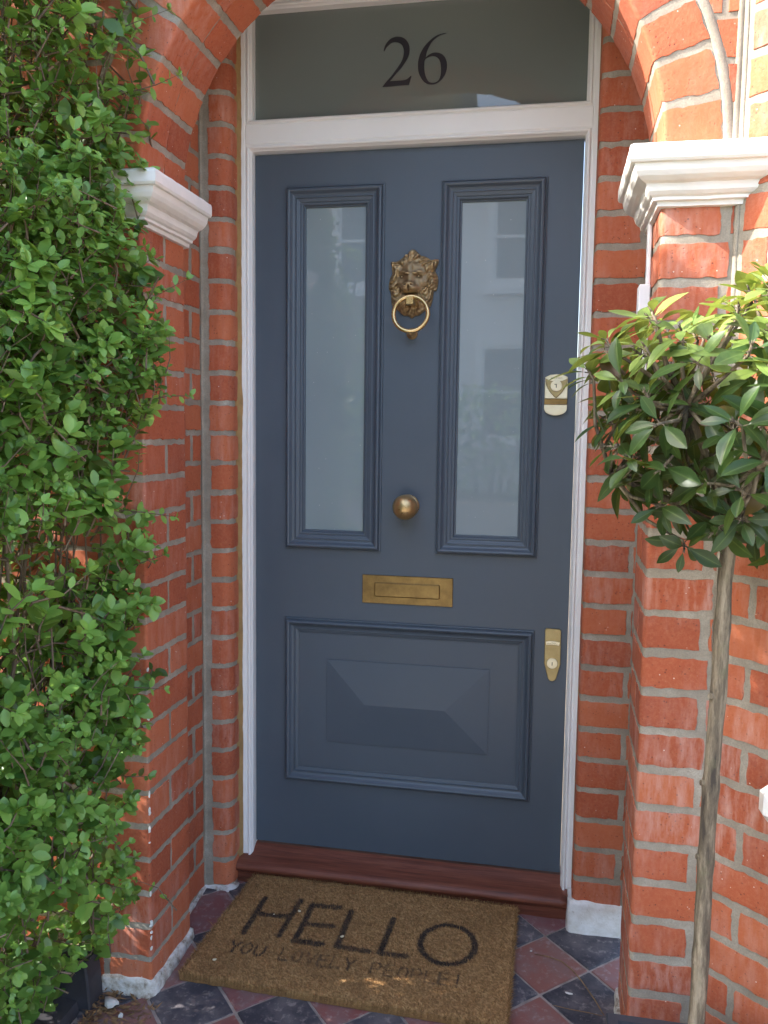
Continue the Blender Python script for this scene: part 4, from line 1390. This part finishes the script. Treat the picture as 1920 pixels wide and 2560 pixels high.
for v in rim:
    p = mb.v[v]; low.append(mb.vert((p[0], p[1], floor_z(p[1]) + 0.001), (0, 0.1, 0)))
for k in range(len(rim)):
    k2 = (k + 1) % len(rim)
    mb.face((rim[k], rim[k2], low[k2], low[k]))
# fibres
for k in range(30000):
    if k < 24000: s, t = rm.random(), rm.random()
    else:
        q = rm.random(); side = rm.randrange(4)
        s, t = ((q, 0.004 * rm.random()), (q, 1 - 0.006 * rm.random()), (0.004 * rm.random(), q), (1 - 0.004 * rm.random(), q))[side]
    x, y = mat_pt(s, t)
    z = mat_top(x, y) - 0.002 - (rm.random() * 0.014 if k >= 24000 else 0)
    g = ink_at(s, t)
    if g > 0 and rm.random() < 0.25: g *= 0.5
    tn = (g, rm.random(), 0)
    a_ = rm.uniform(0, 2 * math.pi); tl = rm.uniform(0.15, 0.9)
    dx, dy = math.cos(a_) * tl, math.sin(a_) * tl
    if k >= 24000:
        ox, oy = ((0, 1), (0, -1), (-1, 0), (1, 0))[side]
        dx = dx * 0.6 + ox * 0.9; dy = dy * 0.6 + oy * 0.9
        if side == 0: dx *= .4; dy *= .4
    L = rm.uniform(0.004, 0.009)
    if rm.random() < 0.015: L *= 2.2
    w = rm.uniform(0.0004, 0.0008)
    qx, qy = -math.sin(a_) * w, math.cos(a_) * w
    p1 = (x + dx * L * .55, y + dy * L * .55, z + L * .75); p2 = (x + dx * L * 1.2, y + dy * L * 1.2, z + L * (1.0 if tl < .6 else .7))
    i0 = mb.vert((x - qx, y - qy, z), tn); i1 = mb.vert((x + qx, y + qy, z), tn)
    i2 = mb.vert((p1[0] + qx * .8, p1[1] + qy * .8, p1[2]), tn); i3 = mb.vert((p1[0] - qx * .8, p1[1] - qy * .8, p1[2]), tn)
    i4 = mb.vert(p2, tn)
    mb.face((i0, i1, i2, i3)); mb.face((i3, i2, i4))
tag(mb.build('doormat', MAT['coir']), 'worn brown coir doormat printed HELLO YOU LOVELY PEOPLE! lying on the tiles before the door', 'doormat')

# small fallen things -------------------------------------------------------
def scrap(name, mat, pts3, thick, label, cat, group=None):
    """a little curled flake with thickness"""
    mb = MB()
    top = [mb.vert(p) for p in pts3]; bot = [mb.vert((p[0], p[1], p[2] - thick)) for p in pts3]
    c = Vector((0, 0, 0))
    for p in pts3: c += Vector(p)
    c /= len(pts3); ct = mb.vert((c.x, c.y, c.z + thick * 0.8)); cb = mb.vert((c.x, c.y, c.z - thick))
    n = len(top)
    for k in range(n):
        k2 = (k + 1) % n
        mb.face((top[k], top[k2], ct), 0, True); mb.face((bot[k2], bot[k], cb), 0, True); mb.face((top[k2], top[k], bot[k], bot[k2]))
    return tag(mb.build(name, mat, recalc=True), label, cat, group)
def petal(x, y, z, sz, ang, mat, label, cat, group, name='petal', thick=0.0012, jag=0.0, seed=0, asp=0.72):
    rp = random.Random(seed)
    pts = []
    for k in range(12):
        th = 2 * math.pi * k / 12
        r_ = sz * (1 + jag * rp.uniform(-1, 1))
        u_, v_ = r_ * math.cos(th), r_ * asp * math.sin(th)
        pts.append((x + u_ * math.cos(ang) - v_ * math.sin(ang), y + u_ * math.sin(ang) + v_ * math.cos(ang), z + thick + 0.10 * abs(u_) + jag * rp.uniform(0, sz * .4)))
    scrap(name, mat, pts, thick, label, cat, group)
for (s, t, L) in ((.251, .352, 'cream petal beside the top of the letter E on the doormat'), (.438, .528, 'cream petal on the first letter L of the doormat'), (.081, .875, 'cream petal near the front left corner of the doormat'), (.172, .415, 'tiny cream petal on the crossbar of the letter H of the doormat')):
    x, y = mat_pt(s, t)
    petal(x, y, mat_top(x, y) + 0.003, 0.0052 if 'tiny' not in L else 0.002, rm.uniform(0, 3), MAT['pale_petal'], L, 'petal', 'petals fallen on the doormat', seed=int(s * 1000))
petal(0.4397, -0.336, floor_z(-.33) + 0.002, 0.009, -0.2, MAT['white_chip'], 'white petal on a black tile right of the doormat', 'petal', None, seed=2, asp=0.32)
petal(0.352, -0.205, floor_z(-.2) + 0.002, 0.003, 0.5, MAT['white_chip'], 'tiny white chip on the purple tile right of the doormat', 'chip', None, name='paint_chip', seed=9)
tw = [(0.3606, -0.2149), (0.392, -0.219), (0.4244, -0.2305), (0.449, -0.256), (0.4683, -0.2866), (0.4952, -0.3424), (0.5138, -0.391)]
mb = MB(); mb.tube([(x, y, floor_z(y) + 0.0035 + 0.001 * math.sin(i)) for i, (x, y) in enumerate(tw)], [.0009, .0013, .0015, .0015, .0014, .0014, .0010], 6)
tag(mb.build('twig', MAT['dead_leaf_brown']), 'long curved brown twig lying across the tiles right of the doormat', 'twig', 'twigs on the tiles')
mb = MB(); mb.tube([(0.405, -0.381, floor_z(-.38) + 0.003), (0.44, -0.388, floor_z(-.38) + 0.004), (0.48, -0.390, floor_z(-.38) + 0.0035), (0.51, -0.394, floor_z(-.38) + 0.003)], [.0006, .0009, .0009, .0006], 6)
tag(mb.build('twig', MAT['dead_leaf_brown']), 'short thin brown twig on the tiles beside the right pier', 'twig', 'twigs on the tiles')

# slate edging and the litter in the corner of the left pier
mb = MB()
SL = [(-0.80, -0.12), (-0.588, -0.12), (-0.592, -0.05), (-0.598, -0.006), (-0.64, 0.004), (-0.70, -0.008), (-0.80, 0.002)]
mb.plate(SL, -0.545, -0.600, 0.004)
tag(mb.build('slate_edging', MAT['slate'], recalc=True), 'black slate edging stone standing under the hedge against the left pier', 'edging stone')
mb = MB()
SL2 = [(-0.80, -0.13), (-0.610, -0.13), (-0.618, -0.095), (-0.68, -0.085), (-0.80, -0.09)]
mb.plate(SL2, -0.602, -0.72, 0.004)
tag(mb.build('slate_edging', MAT['slate'], recalc=True), 'low black slate edging stone lying in front of the upright one under the hedge', 'edging stone')
for i, (x, y, sz, L) in enumerate(((-0.548, -0.580, 0.018, 'dirty white lump of fallen plaster in the leaf litter by the left pier'), (-0.515, -0.600, 0.006, 'small pale plaster crumb on the tile beside the leaf litter'))):
    petal(x, y, floor_z(y) + 0.010 * (i == 0) + .002, sz, i * 1.1, MAT['white_chip'], L, 'plaster', 'plaster crumbs by the left pier', name='plaster_crumb', thick=0.006, jag=0.25, seed=30 + i)
mb = MB(); rl = random.Random(12)
for k in range(420):
    x = -0.59 + 0.14 * rl.random() ** 1.2; y = -0.535 - 0.16 * rl.random()
    if x > -0.50 and y > -0.54: continue
    z = floor_z(y) + 0.002 + 0.012 * rl.random() * max(0, 1 - (x + 0.59) / 0.12)
    a_ = rl.uniform(0, 6.28); L = rl.uniform(.004, .016); w = rl.uniform(.0006, .004)
    tn = (rl.random(), rl.random(), rl.random())
    d = Vector((math.cos(a_), math.sin(a_), rl.uniform(-.25, .25))); q = Vector((-math.sin(a_), math.cos(a_), rl.uniform(-.4, .4)))
    c = Vector((x, y, z))
    mb.face([mb.vert(c + d * L * p + q * w * r_, tn) for p, r_ in ((-1, 0), (0, 1), (1, 0), (0, -1))])
tag(mb.build('leaf_litter', MAT['dead_leaf_brown']), 'dry brown leaf litter gathered at the foot of the left pier', 'leaf litter', kind='stuff')

# ------------------------------------------------------------------ leaves
def leaf(mb, base, d, nrm, L, W, tn, fold=0.25, curl=0.15, sections=((.0, .0), (.28, .82), (.58, 1.0), (.84, .55), (1.0, 0.0)), m=0, fine=False):
    """a leaf along d from base, with a folded midrib; tone g = distance from the midrib"""
    d = d.normalized(); s = d.cross(nrm)
    if s.length < 1e-4: s = d.cross(Vector((0.3, 0.5, 0.8)))
    s.normalize(); n = s.cross(d).normalized()
    rows = []
    for (t_, w_) in sections:
        c = base + d * (L * t_) - n * (curl * L * t_ * t_)
        if w_ == 0:
            rows.append([mb.vert(c, (tn[0], 0.5, tn[1]))])
        else:
            hw = W * w_ / 2
            if fine:
                rows.append([mb.vert(c + s * (-hw) + n * hw * fold, (tn[0], 1, tn[1])), mb.vert(c + s * (-hw * .5) + n * hw * fold * .62, (tn[0], .5, tn[1])), mb.vert(c, (tn[0], 0, tn[1])), mb.vert(c + s * (hw * .5) + n * hw * fold * .62, (tn[0], .5, tn[1])), mb.vert(c + s * hw + n * hw * fold, (tn[0], 1, tn[1]))])
            else:
                rows.append([mb.vert(c + s * (-hw) + n * hw * fold, (tn[0], 1, tn[1])), mb.vert(c, (tn[0], 0, tn[1])), mb.vert(c + s * hw + n * hw * fold, (tn[0], 1, tn[1]))])
    for A, B in zip(rows, rows[1:]):
        if len(A) == 1:
            for k in range(len(B) - 1): mb.face((A[0], B[k + 1], B[k]), m, True)
        elif len(B) == 1:
            for k in range(len(A) - 1): mb.face((A[k], A[k + 1], B[0]), m, True)
        else:
            for k in range(len(A) - 1): mb.face((A[k], A[k + 1], B[k + 1], B[k]), m, True)
def rvec(r): 
    while True:
        v = Vector((r.uniform(-1, 1), r.uniform(-1, 1), r.uniform(-1, 1)))
        if 0.05 < v.length < 1: return v.normalized()

# ------------------------------------------------------------------ privet hedge on the left
hedge = thing('hedge', 'tall green privet hedge with small oval leaves growing in front of the left brick pier', 'hedge', (-0.75, -0.95, -0.15))
XT = [(-0.15, -0.76), (0.0, -0.60), (0.10, -0.515), (0.36, -0.468), (0.61, -0.445), (0.80, -0.435), (0.99, -0.425), (1.27, -0.392), (1.45, -0.405), (1.60, -0.435), (1.72, -0.445), (1.93, -0.445), (2.15, -0.50), (2.45, -0.62)]
def hedge_x(z):
    for (z0, x0), (z1, x1) in zip(XT, XT[1:]):
        if z <= z1: return x0 + (x1 - x0) * (z - z0) / (z1 - z0)
    return XT[-1][1]
def hedge_top(y): return 2.24 + .36 * sm_step(-.92, -.78, y)  # unseen top shaped for its shadow: higher by the house, lower streetwards
rh = random.Random(77)
lf = MB(); st = MB()
SEC = ((.0, .0), (.30, .86), (.62, .98), (.88, .52), (1.0, 0.0))
def spray(tip, d, L, n_pairs, size, rn, light, rosette=True):
    """a shoot ending at tip: opposite pairs of leaves and a rosette at the end"""
    d = d.normalized()
    base = tip - d * L
    bend = rvec(rn) * L * 0.12
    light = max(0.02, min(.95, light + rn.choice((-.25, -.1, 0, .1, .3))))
    pts = [base, base + d * L * .5 + bend, tip]
    st.tube(pts, [size * .055 + .0006, size * .04 + .0004, .0005], 4, 0, cap=False)
    s = d.cross(Vector((0, 0, 1)))
    if s.length < .1: s = Vector((1, 0, 0))
    s.normalize(); o = d.cross(s)
    for k in range(n_pairs):
        t_ = .25 + .72 * k / max(1, n_pairs - 1)
        p = pts[0].lerp(pts[1], t_ * 2) if t_ < .5 else pts[1].lerp(pts[2], t_ * 2 - 1)
        ax = (s, o)[k % 2]
        for sg in (1, -1):
            if rn.random() < .10: continue
            dd = ax * sg + d * rn.uniform(.25, .8) + rvec(rn) * .3
            nn = d * .5 + Vector((0.25, -0.35, .9)) + rvec(rn) * .45
            sz = size * rn.uniform(.65, 1.25) * (1.15 - .4 * t_)
            leaf(lf, p, dd, nn, sz, sz * rn.uniform(.50, .64), (min(1, max(0, light + rn.uniform(-.28, .28) + .25 * (t_ - .5))), rn.uniform(.6, .95) if rn.random() < .010 else 0.0), rn.uniform(.08, .3), rn.uniform(0, .2), SEC)
    if rosette:
        for k in range(rn.choice((3, 4, 4, 5))):
            ph = rn.uniform(0, 6.28)
            dd = d * rn.uniform(.4, 1.1) + s * math.cos(ph) + o * math.sin(ph)
            sz = size * rn.uniform(.45, .9)
            leaf(lf, tip, dd, d * .7 + Vector((0.2, -0.3, .8)), sz, sz * .55, (min(1, light + rn.uniform(0, .35)), 0.0), .2, .1, SEC)
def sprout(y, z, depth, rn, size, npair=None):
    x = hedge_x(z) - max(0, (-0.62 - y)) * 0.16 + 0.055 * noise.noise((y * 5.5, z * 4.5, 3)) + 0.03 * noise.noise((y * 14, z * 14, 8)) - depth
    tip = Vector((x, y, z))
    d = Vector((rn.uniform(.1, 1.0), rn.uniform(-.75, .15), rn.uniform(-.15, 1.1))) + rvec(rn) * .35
    spray(tip, d, rn.uniform(.05, .13), npair or rn.choice((3, 4, 5)), size, rn, rn.uniform(.25, .75) - min(.2, depth))  # shade inside the hedge painted into leaf tone by depth
cnt = 0
while cnt < 3900:
    y = rh.uniform(-1.32, -0.55); z = rh.uniform(-.15, hedge_top(y))
    # thin places where stems and the wall show through
    gap = noise.noise((y * 4.2 + 3, z * 3.1, 1.7))
    if gap < -.13 and rh.random() < .78: continue
    if y > -0.60 and rh.random() < .35: continue
    if z < 1.2 and rh.random() < .22: continue
    cnt += 1
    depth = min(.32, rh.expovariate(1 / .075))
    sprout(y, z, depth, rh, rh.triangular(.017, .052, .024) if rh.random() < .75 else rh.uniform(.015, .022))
for k in range(95):
    sprout(rh.uniform(-.82, -.57), rh.uniform(1.42, 1.80), rh.uniform(.03, .20), rh, rh.uniform(.022, .04))
for k in range(40):
    sprout(rh.uniform(-.72, -.57), rh.uniform(1.80, 2.05), rh.uniform(.02, .20), rh, rh.uniform(.02, .036))
for k in range(60):
    z = rh.uniform(1.47, 1.70)
    spray(Vector((-.432 - rh.random() * .09, rh.uniform(-.77, -.645), z)), Vector((rh.uniform(.2, 1), -.3, rh.uniform(-.1, .9))), rh.uniform(.05, .09), 4, rh.uniform(.022, .036), rh, rh.uniform(.3, .7))
# a few long stray shoots past the outline
for (y, z, dx) in ((-.60, 1.83, .085), (-.58, 1.45, .05), (-.60, 1.22, .055), (-.62, .98, .06), (-.60, .90, .03), (-.6, .62, .04), (-.6, .43, .02), (-.64, .2, .02), (-.6, 1.95, .07), (-.62, .07, .0)):
    x = hedge_x(z) + dx
    spray(Vector((x, y, z)), Vector((1, -.1, rh.uniform(-.1, .5))), .13, 5, .022, rh, .6)
# bulk of the hedge behind and nearer the street, largely unseen, for its shadow
for k in range(2300):
    y = rh.uniform(-2.15, -0.56); z = rh.uniform(-.1, hedge_top(y)); 
    x = hedge_x(min(z, 2.4)) - rh.uniform(.12, .85)
    if y > -1.3 and x > -.56 and rh.random() < .5: continue
    if y > -1.3 and x > -.72 and noise.noise((y * 4.2 + 3, z * 3.1, 1.7)) < -.13 and rh.random() < .85: continue
    spray(Vector((x, y, z)), Vector((rh.uniform(-.6, .6), rh.uniform(-.6, .6), rh.uniform(0, 1))), rh.uniform(.08, .16), 4, rh.uniform(.03, .045), rh, rh.uniform(.2, .7), True)
for k in range(620 + 1900):  # extra layers added, mostly unseen, to stop sun leaking through the hedge
    if k >= 620:
        if k < 1250: y = rh.uniform(-.9, -.56); x = rh.uniform(-1.0, -.57)
        else: y = rh.uniform(-1.9, -.6); x = rh.uniform(-1.2, -.84)
        z = rh.uniform(-.1, hedge_top(y))
        x = min(x, hedge_x(z) - .10)
        spray(Vector((x, y, z)), Vector((rh.uniform(-.6, .6), rh.uniform(-.6, .6), rh.uniform(0, 1))), rh.uniform(.08, .16), 4, rh.uniform(.03, .045), rh, rh.uniform(.2, .7), True)
        continue
    y = rh.uniform(-2.15, -1.32); z = rh.uniform(-.1, 2.24)
    x = hedge_x(min(z, 2.4)) - .05 - max(0, (-0.62 - y)) * 0.16 - rh.expovariate(1 / .06)
    spray(Vector((x, y, z)), Vector((rh.uniform(.1, 1), rh.uniform(-.6, .2), rh.uniform(0, 1))), .1, 4, .032, rh, rh.uniform(.3, .7), True)
hf = lf.build('foliage', MAT['privet_leaf'], hedge)
# woody stems
for k in range(26):
    y = rh.uniform(-1.95, -.66); x = -0.78 - max(0, (-0.62 - y)) * .16 + rh.uniform(-.16, .14)
    p = Vector((x, y, -.16)); pts = [p.copy()]; rad = []
    r0 = rh.uniform(.007, .014)
    lean = Vector((rh.uniform(-.12, .08), rh.uniform(-.12, .12), 1))
    for i in range(9):
        if p.z > hedge_top(y) - .45: break
        p = p + (lean + rvec(rh) * .22).normalized() * .28
        pts.append(p.copy())
    st.tube(pts, [r0 * (1 - .085 * i) for i in range(len(pts))], 7)
    for i in range(2, len(pts)):
        for q in range(2):
            d = Vector((rh.uniform(-.3, .9), rh.uniform(-.7, .5), rh.uniform(.2, 1))).normalized()
            L = rh.uniform(.12, .26)
            if (pts[i] + d * L).x > hedge_x(pts[i].z) - .06 - max(0, (-0.62 - pts[i].y)) * 0.16: continue
            b0_ = pts[i]; st.tube([b0_, b0_ + d * L * .5 + rvec(rh) * .02, b0_ + d * L + Vector((0, 0, L * .25))], [r0 * .42, r0 * .3, .0012], 5)
# slender upright stems just behind the face
for k in range(60):
    y = rh.uniform(-1.15, -.62); z = rh.uniform(-.1, 1.5)
    off = rh.uniform(.10, .26)
    pts = []
    for i in range(7):
        zz = z + i * .11
        pts.append(Vector((hedge_x(min(zz, 2.3)) - max(0, (-0.62 - y)) * .16 - off + .02 * noise.noise((zz * 6, k * 3.1, 1)), y + .03 * noise.noise((zz * 5, k * 2.3, 7)), zz)))
    r0 = rh.uniform(.0022, .0048)
    st.tube(pts, [r0 * (1 - .09 * i) for i in range(7)], 6)
# thin grey-brown twigs criss-crossing near the face
for k in range(420):
    y = rh.uniform(-1.25, -.58); z = rh.uniform(.30, 2.0); x = hedge_x(z) - max(0, (-0.62 - y)) * 0.16 - rh.uniform(.07, .26)
    d = Vector((rh.uniform(-.2, .6), rh.uniform(-.5, .4), rh.uniform(.1, 1))).normalized(); L = rh.uniform(.08, .24)
    p = Vector((x, y, z))
    st.tube([p - d * L, p - d * L * .4 + rvec(rh) * .012, p], [.0022, .0016, .0008], 5)
st.build('stems', MAT['hedge_wood'], hedge)

# ------------------------------------------------------------------ standard tree in its planter
tree = thing('standard_tree', 'small lollipop-shaped evergreen tree with glossy pointed leaves on a bare trunk right of the door', 'tree', (0.63, -0.80, 0.07))
rt = random.Random(41)
tb_ = MB()
tpts = [(0.626, -0.80, 0.05), (0.6285, -0.80, 0.19), (0.6300, -0.801, 0.33), (0.6300, -0.80, 0.47), (0.6325, -0.80, 0.62), (0.6370, -0.80, 0.78), (0.6370, -0.80, 0.93), (0.642, -0.80, 1.00)]
dense = []
for i in range(len(tpts) - 1):
    for k in range(6):
        p = Vector(tpts[i]).lerp(Vector(tpts[i + 1]), k / 6)
        dense.append(p + Vector((0.0012 * noise.noise((p.z * 14, 1, 1)), 0.0012 * noise.noise((p.z * 14, 5, 1)), 0)))
dense.append(Vector(tpts[-1]))
rads = []
for p in dense:
    r_ = 0.0134 - 0.0018 * (p.z - 0.05) / 0.95 + 0.0012 * noise.noise((p.z * 17, 2, 2))
    for zk_, hk in ((0.60, .0024), (0.745, .0014), (0.475, .0020), (0.30, .0022), (0.86, .0016)):
        r_ += hk * math.exp(-((p.z - zk_) / .012) ** 2)
    rads.append(r_)
tb_.tube(dense, rads, 16)
# knots where side shoots were cut
for (z, ang) in ((0.60, 200), (0.475, 190), (0.30, 215), (0.745, 240), (0.40, 330), (0.20, 300)):
    c = Vector((0.6285, -0.80, z)) + Vector((math.cos(R(ang)) * .010, math.sin(R(ang)) * .010, 0))
    tb_.tube([c - Vector((math.cos(R(ang)), math.sin(R(ang)), 0)) * .006, c + Vector((math.cos(R(ang)), math.sin(R(ang)), .25)) * .004], [.0062, .0046], 9)
tb_.build('trunk', MAT['bark'], tree)
br = MB(); lv = MB()
CC = Vector((0.668, -0.80, 1.198)); CR = Vector((0.258, 0.222, 0.224))
tips = []
heads = []
for k in range(8):
    ph = 2 * math.pi * k / 8 + rt.uniform(-.3, .3)
    el = (0.35, 0.9, 0.55, 1.15, 0.3, 0.8, 0.5, 1.0)[k]
    d = Vector((math.cos(ph) * math.cos(el), math.sin(ph) * math.cos(el), math.sin(el)))
    b = Vector((0.638, -0.80, 0.985 + 0.04 * (k % 3) / 2))
    m1 = b + d * .09 + Vector((0, 0, .02)); m2 = b + Vector((d.x * .19, d.y * .17, d.z * .2)) + Vector((0, 0, .03))
    br.tube([b, m1, m2], [.0075, .0058, .0045], 7)
    heads.append((m1, m2, d))
def tip_ok(p): return all((p - q).length > .046 for q in tips)
tries = 0
while len(tips) < 130 and tries < 15000:
    tries += 1
    d = rvec(rt)
    r_ = rt.uniform(.30, 1.0) ** .5
    p = CC + Vector((d.x * CR.x, d.y * CR.y, d.z * CR.z)) * r_
    p += Vector((0, 0, .03 * noise.noise((p.x * 9, p.y * 9, 3))))
    if p.z < 1.0 and math.hypot(p.x - .64, p.y + .80) < .07: continue
    # keep clear of the canted wall
    wn = (p - Vector((b0v.x, b0v.y, 0))).x * BN.x + (p - Vector((b0v.x, b0v.y, 0))).y * BN.y
    if wn < .06: continue
    if not tip_ok(p): continue
    tips.append(p)
SEC2 = ((.0, .0), (.10, .22), (.26, .62), (.46, .96), (.62, 1.0), (.78, .76), (.92, .32), (1.0, 0.0))
for p in tips:
    hd = min(heads, key=lambda h: (h[1] - p).length)
    q = hd[1] if (hd[1] - p).length < (hd[0] - p).length or rt.random() < .5 else hd[0]
    axis = (p - CC); axis = Vector((axis.x / CR.x, axis.y / CR.y, axis.z / CR.z))
    out = axis.length
    axis = (axis.normalized() + Vector((0, 0, .45)) + rvec(rt) * .5).normalized()
    br.tube([q, q.lerp(p, .5) + Vector((0, 0, -.012)) + rvec(rt) * .01, p - axis * .02, p], [.0036, .0030, .0024, .0020], 6)
    s = axis.cross(Vector((.2, .9, .1))).normalized(); o = axis.cross(s)
    n = rt.choice((6, 7, 8, 9, 11))
    old = p.z < 1.08
    for k in range(n):
        ph = 2 * math.pi * k * .382 * 1.0 + rt.uniform(-.25, .25)
        lay = k / n
        up_ = .9 * lay + rt.uniform(-.25, .2)
        dd = (s * math.cos(ph) + o * math.sin(ph)) + axis * up_
        L = rt.uniform(.036, .076) * (1 - .25 * lay)
        brown = 1.0 if rt.random() < (.03 if old else .006) else (rt.uniform(0.5, .72) if rt.random() < .06 else 0)
        base = p - axis * (.022 * (1 - lay))
        nn = axis + Vector((0, 0, .5)) + rvec(rt) * .35
        pet = base + dd.normalized() * .008
        br.tube([base, pet], [.0011, .0009], 4, cap=False)
        leaf(lv, pet, dd, nn, L, L * rt.uniform(.36, .46), (min(1, max(0, rt.uniform(.05, .55) + .72 * sm_step(1.17, 1.34, p.z + rt.uniform(-.05, .05)))), brown), rt.uniform(.05, .42), rt.uniform(.0, .5), SEC2, fine=True)  # upper leaves paler: sunlit crown painted into the tone, along with new growth
    # little green buds at the growing point
    for k in range(3):
        br.tube([p, p + (axis + rvec(rt) * .3).normalized() * .010], [.0016, .0005], 5)
br.build('branches', MAT['bark'], tree)
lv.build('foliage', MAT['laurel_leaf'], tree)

mb = MB()
px0, px1, py0, py1, zt, zb = 0.500, 0.768, -0.948, -0.680, 0.100, -0.135
tk = 0.014
A = [(px0, py0), (px1, py0), (px1, py1), (px0, py1)]
def ringz(off, z): return [mb.vert((x + (off if x == px0 else -off), y + (off if y == py0 else -off), z)) for x, y in A]
R1 = ringz(0.02, zb); R2 = ringz(0.002, zt - .03); R2b = ringz(-0.006, zt - .029); R3 = ringz(-0.006, zt - .003); R3b = ringz(-0.003, zt); R4 = ringz(tk, zt); R5 = ringz(tk + .004, zt - .06)
for P, Q in ((R1, R2), (R2, R2b), (R2b, R3), (R3, R3b), (R3b, R4), (R4, R5)):
    for k in range(4): mb.face((P[k], P[(k + 1) % 4], Q[(k + 1) % 4], Q[k]))
mb.face(R1[::-1])
pot = tag(mb.build('planter', MAT['planter_lead'], recalc=True), 'square dark lead-grey planter holding the small tree at the right pier', 'planter')
mb = MB()
g = [[mb.vert((px0 + tk + .002 + (px1 - px0 - 2 * tk - .004) * i / 12, py0 + tk + .002 + (py1 - py0 - 2 * tk - .004) * j / 12, zt - .032 + .006 * noise.noise((i * .7, j * .7, 2)))) for i in range(13)] for j in range(13)]
for j in range(12):
    for i in range(12): mb.face((g[j][i], g[j][i + 1], g[j + 1][i + 1], g[j + 1][i]), 0, True)
mb.build('soil', MAT['soil'], pot)

# ------------------------------------------------------------------ across the street: what the glass reflects
def far_house(x0, label, up=0.0, wall='pale_render'):
    h = thing('terraced_house', label, 'house', (x0 + 3, -16, -.15), 'houses across the street')
    mb = MB(); mb.box(x0, x0 + 5.96, -24, -16, -.2, 6.3 + up)
    mb.build('wall', MAT[wall], h, recalc=True)
    mb = MB()
    v = [mb.vert(p) for p in ((x0, -15.7, 6.3 + up), (x0 + 5.96, -15.7, 6.3 + up), (x0 + 5.96, -24.3, 6.3 + up), (x0, -24.3, 6.3 + up), (x0, -20, 8.2 + up), (x0 + 5.96, -20, 8.2 + up))]
    for q in ((0, 1, 5, 4), (2, 3, 4, 5), (0, 4, 3), (1, 2, 5), (0, 3, 2, 1)): mb.face([v[i] for i in q])
    mb.build('roof', MAT['roof_slate'], h, recalc=True)
    for (wx, wz, ww, wh) in ((.7, 1.0, 1.9, 1.9), (.9, 4.2, 1.3, 1.8), (3.6, 4.2, 1.3, 1.8)):
        mb = MB()
        X0, X1, Z0, Z1 = x0 + wx, x0 + wx + ww, wz, wz + wh
        sweep(mb, rect(X0 - .14, X1 + .14, Z0 - .14, Z1 + .14), [(0, -15.99), (0, -15.9), (.14, -15.9), (.14, -15.93), (.2, -15.93), (.2, -15.99)][::1])
        mb.box(X0, X1, -15.96, -15.91, (Z0 + Z1) / 2 - .03, (Z0 + Z1) / 2 + .03)
        mb.box(X0 - .2, X1 + .2, -15.98, -15.8, Z0 - .26, Z0 - .145)
        wf = mb.build('window', MAT['white_frame_paint'], h, recalc=True)
        mb = MB(); mb.box(X0 - .02, X1 + .02, -15.985, -15.965, Z0 - .02, Z1 + .02)
        mb.build('pane', MAT['window_glass'], wf, recalc=True)
    mb = MB(); mb.box(x0 + 3.9, x0 + 4.9, -15.99, -15.9, -.1, 2.1); mb.build('door', MAT['door_paint'], h, recalc=True)
    mb = MB(); mb.box(x0 - .05, x0 + 5.99, -15.99, -15.75, 6.05 + up, 6.29 + up); mb.build('cornice', MAT['white_masonry_paint'], h, recalc=True)
far_house(-7.83, 'taller brown brick house across the street mirrored at the left of the door glass', 2.2, 'stock_brick')
far_house(-1.85, 'pale rendered house straight across the street mirrored in the door glass')
far_house(4.13, 'pale rendered house across the street mirrored at the right of the door glass')
# garden hedge on the far pavement
fh = thing('garden_hedge', 'leafy garden hedge across the street mirrored in the door glass', 'hedge', (-2, -14.4, -.15))
mb = MB(); rg = random.Random(6)
for k in range(5200):
    x = rg.uniform(-8, 6); y = -14.2 + rg.gauss(0, .22); top = 1.9 + .5 * noise.noise((x * .8, 1, 1)) + .25 * noise.noise((x * 3, 1, 4))
    z = -.15 + (top + .15) * rg.random() ** .7
    leaf(mb, Vector((x, y, z)), rvec(rg) + Vector((0, .2, .5)), Vector((0, .6, .8)) + rvec(rg) * .4, rg.uniform(.09, .17), .08, (rg.random(), 0), .2, .1, SEC)
mb.build('foliage', MAT['privet_leaf'], fh)
mb = MB()
for k in range(60):
    x = rg.uniform(-8, 6); mb.tube([(x, -14.2, -.16), (x + rg.uniform(-.2, .2), -14.2, .8), (x + rg.uniform(-.3, .3), -14.2, 1.6)], [.03, .02, .008], 5)
mb.build('stems', MAT['hedge_wood'], fh)
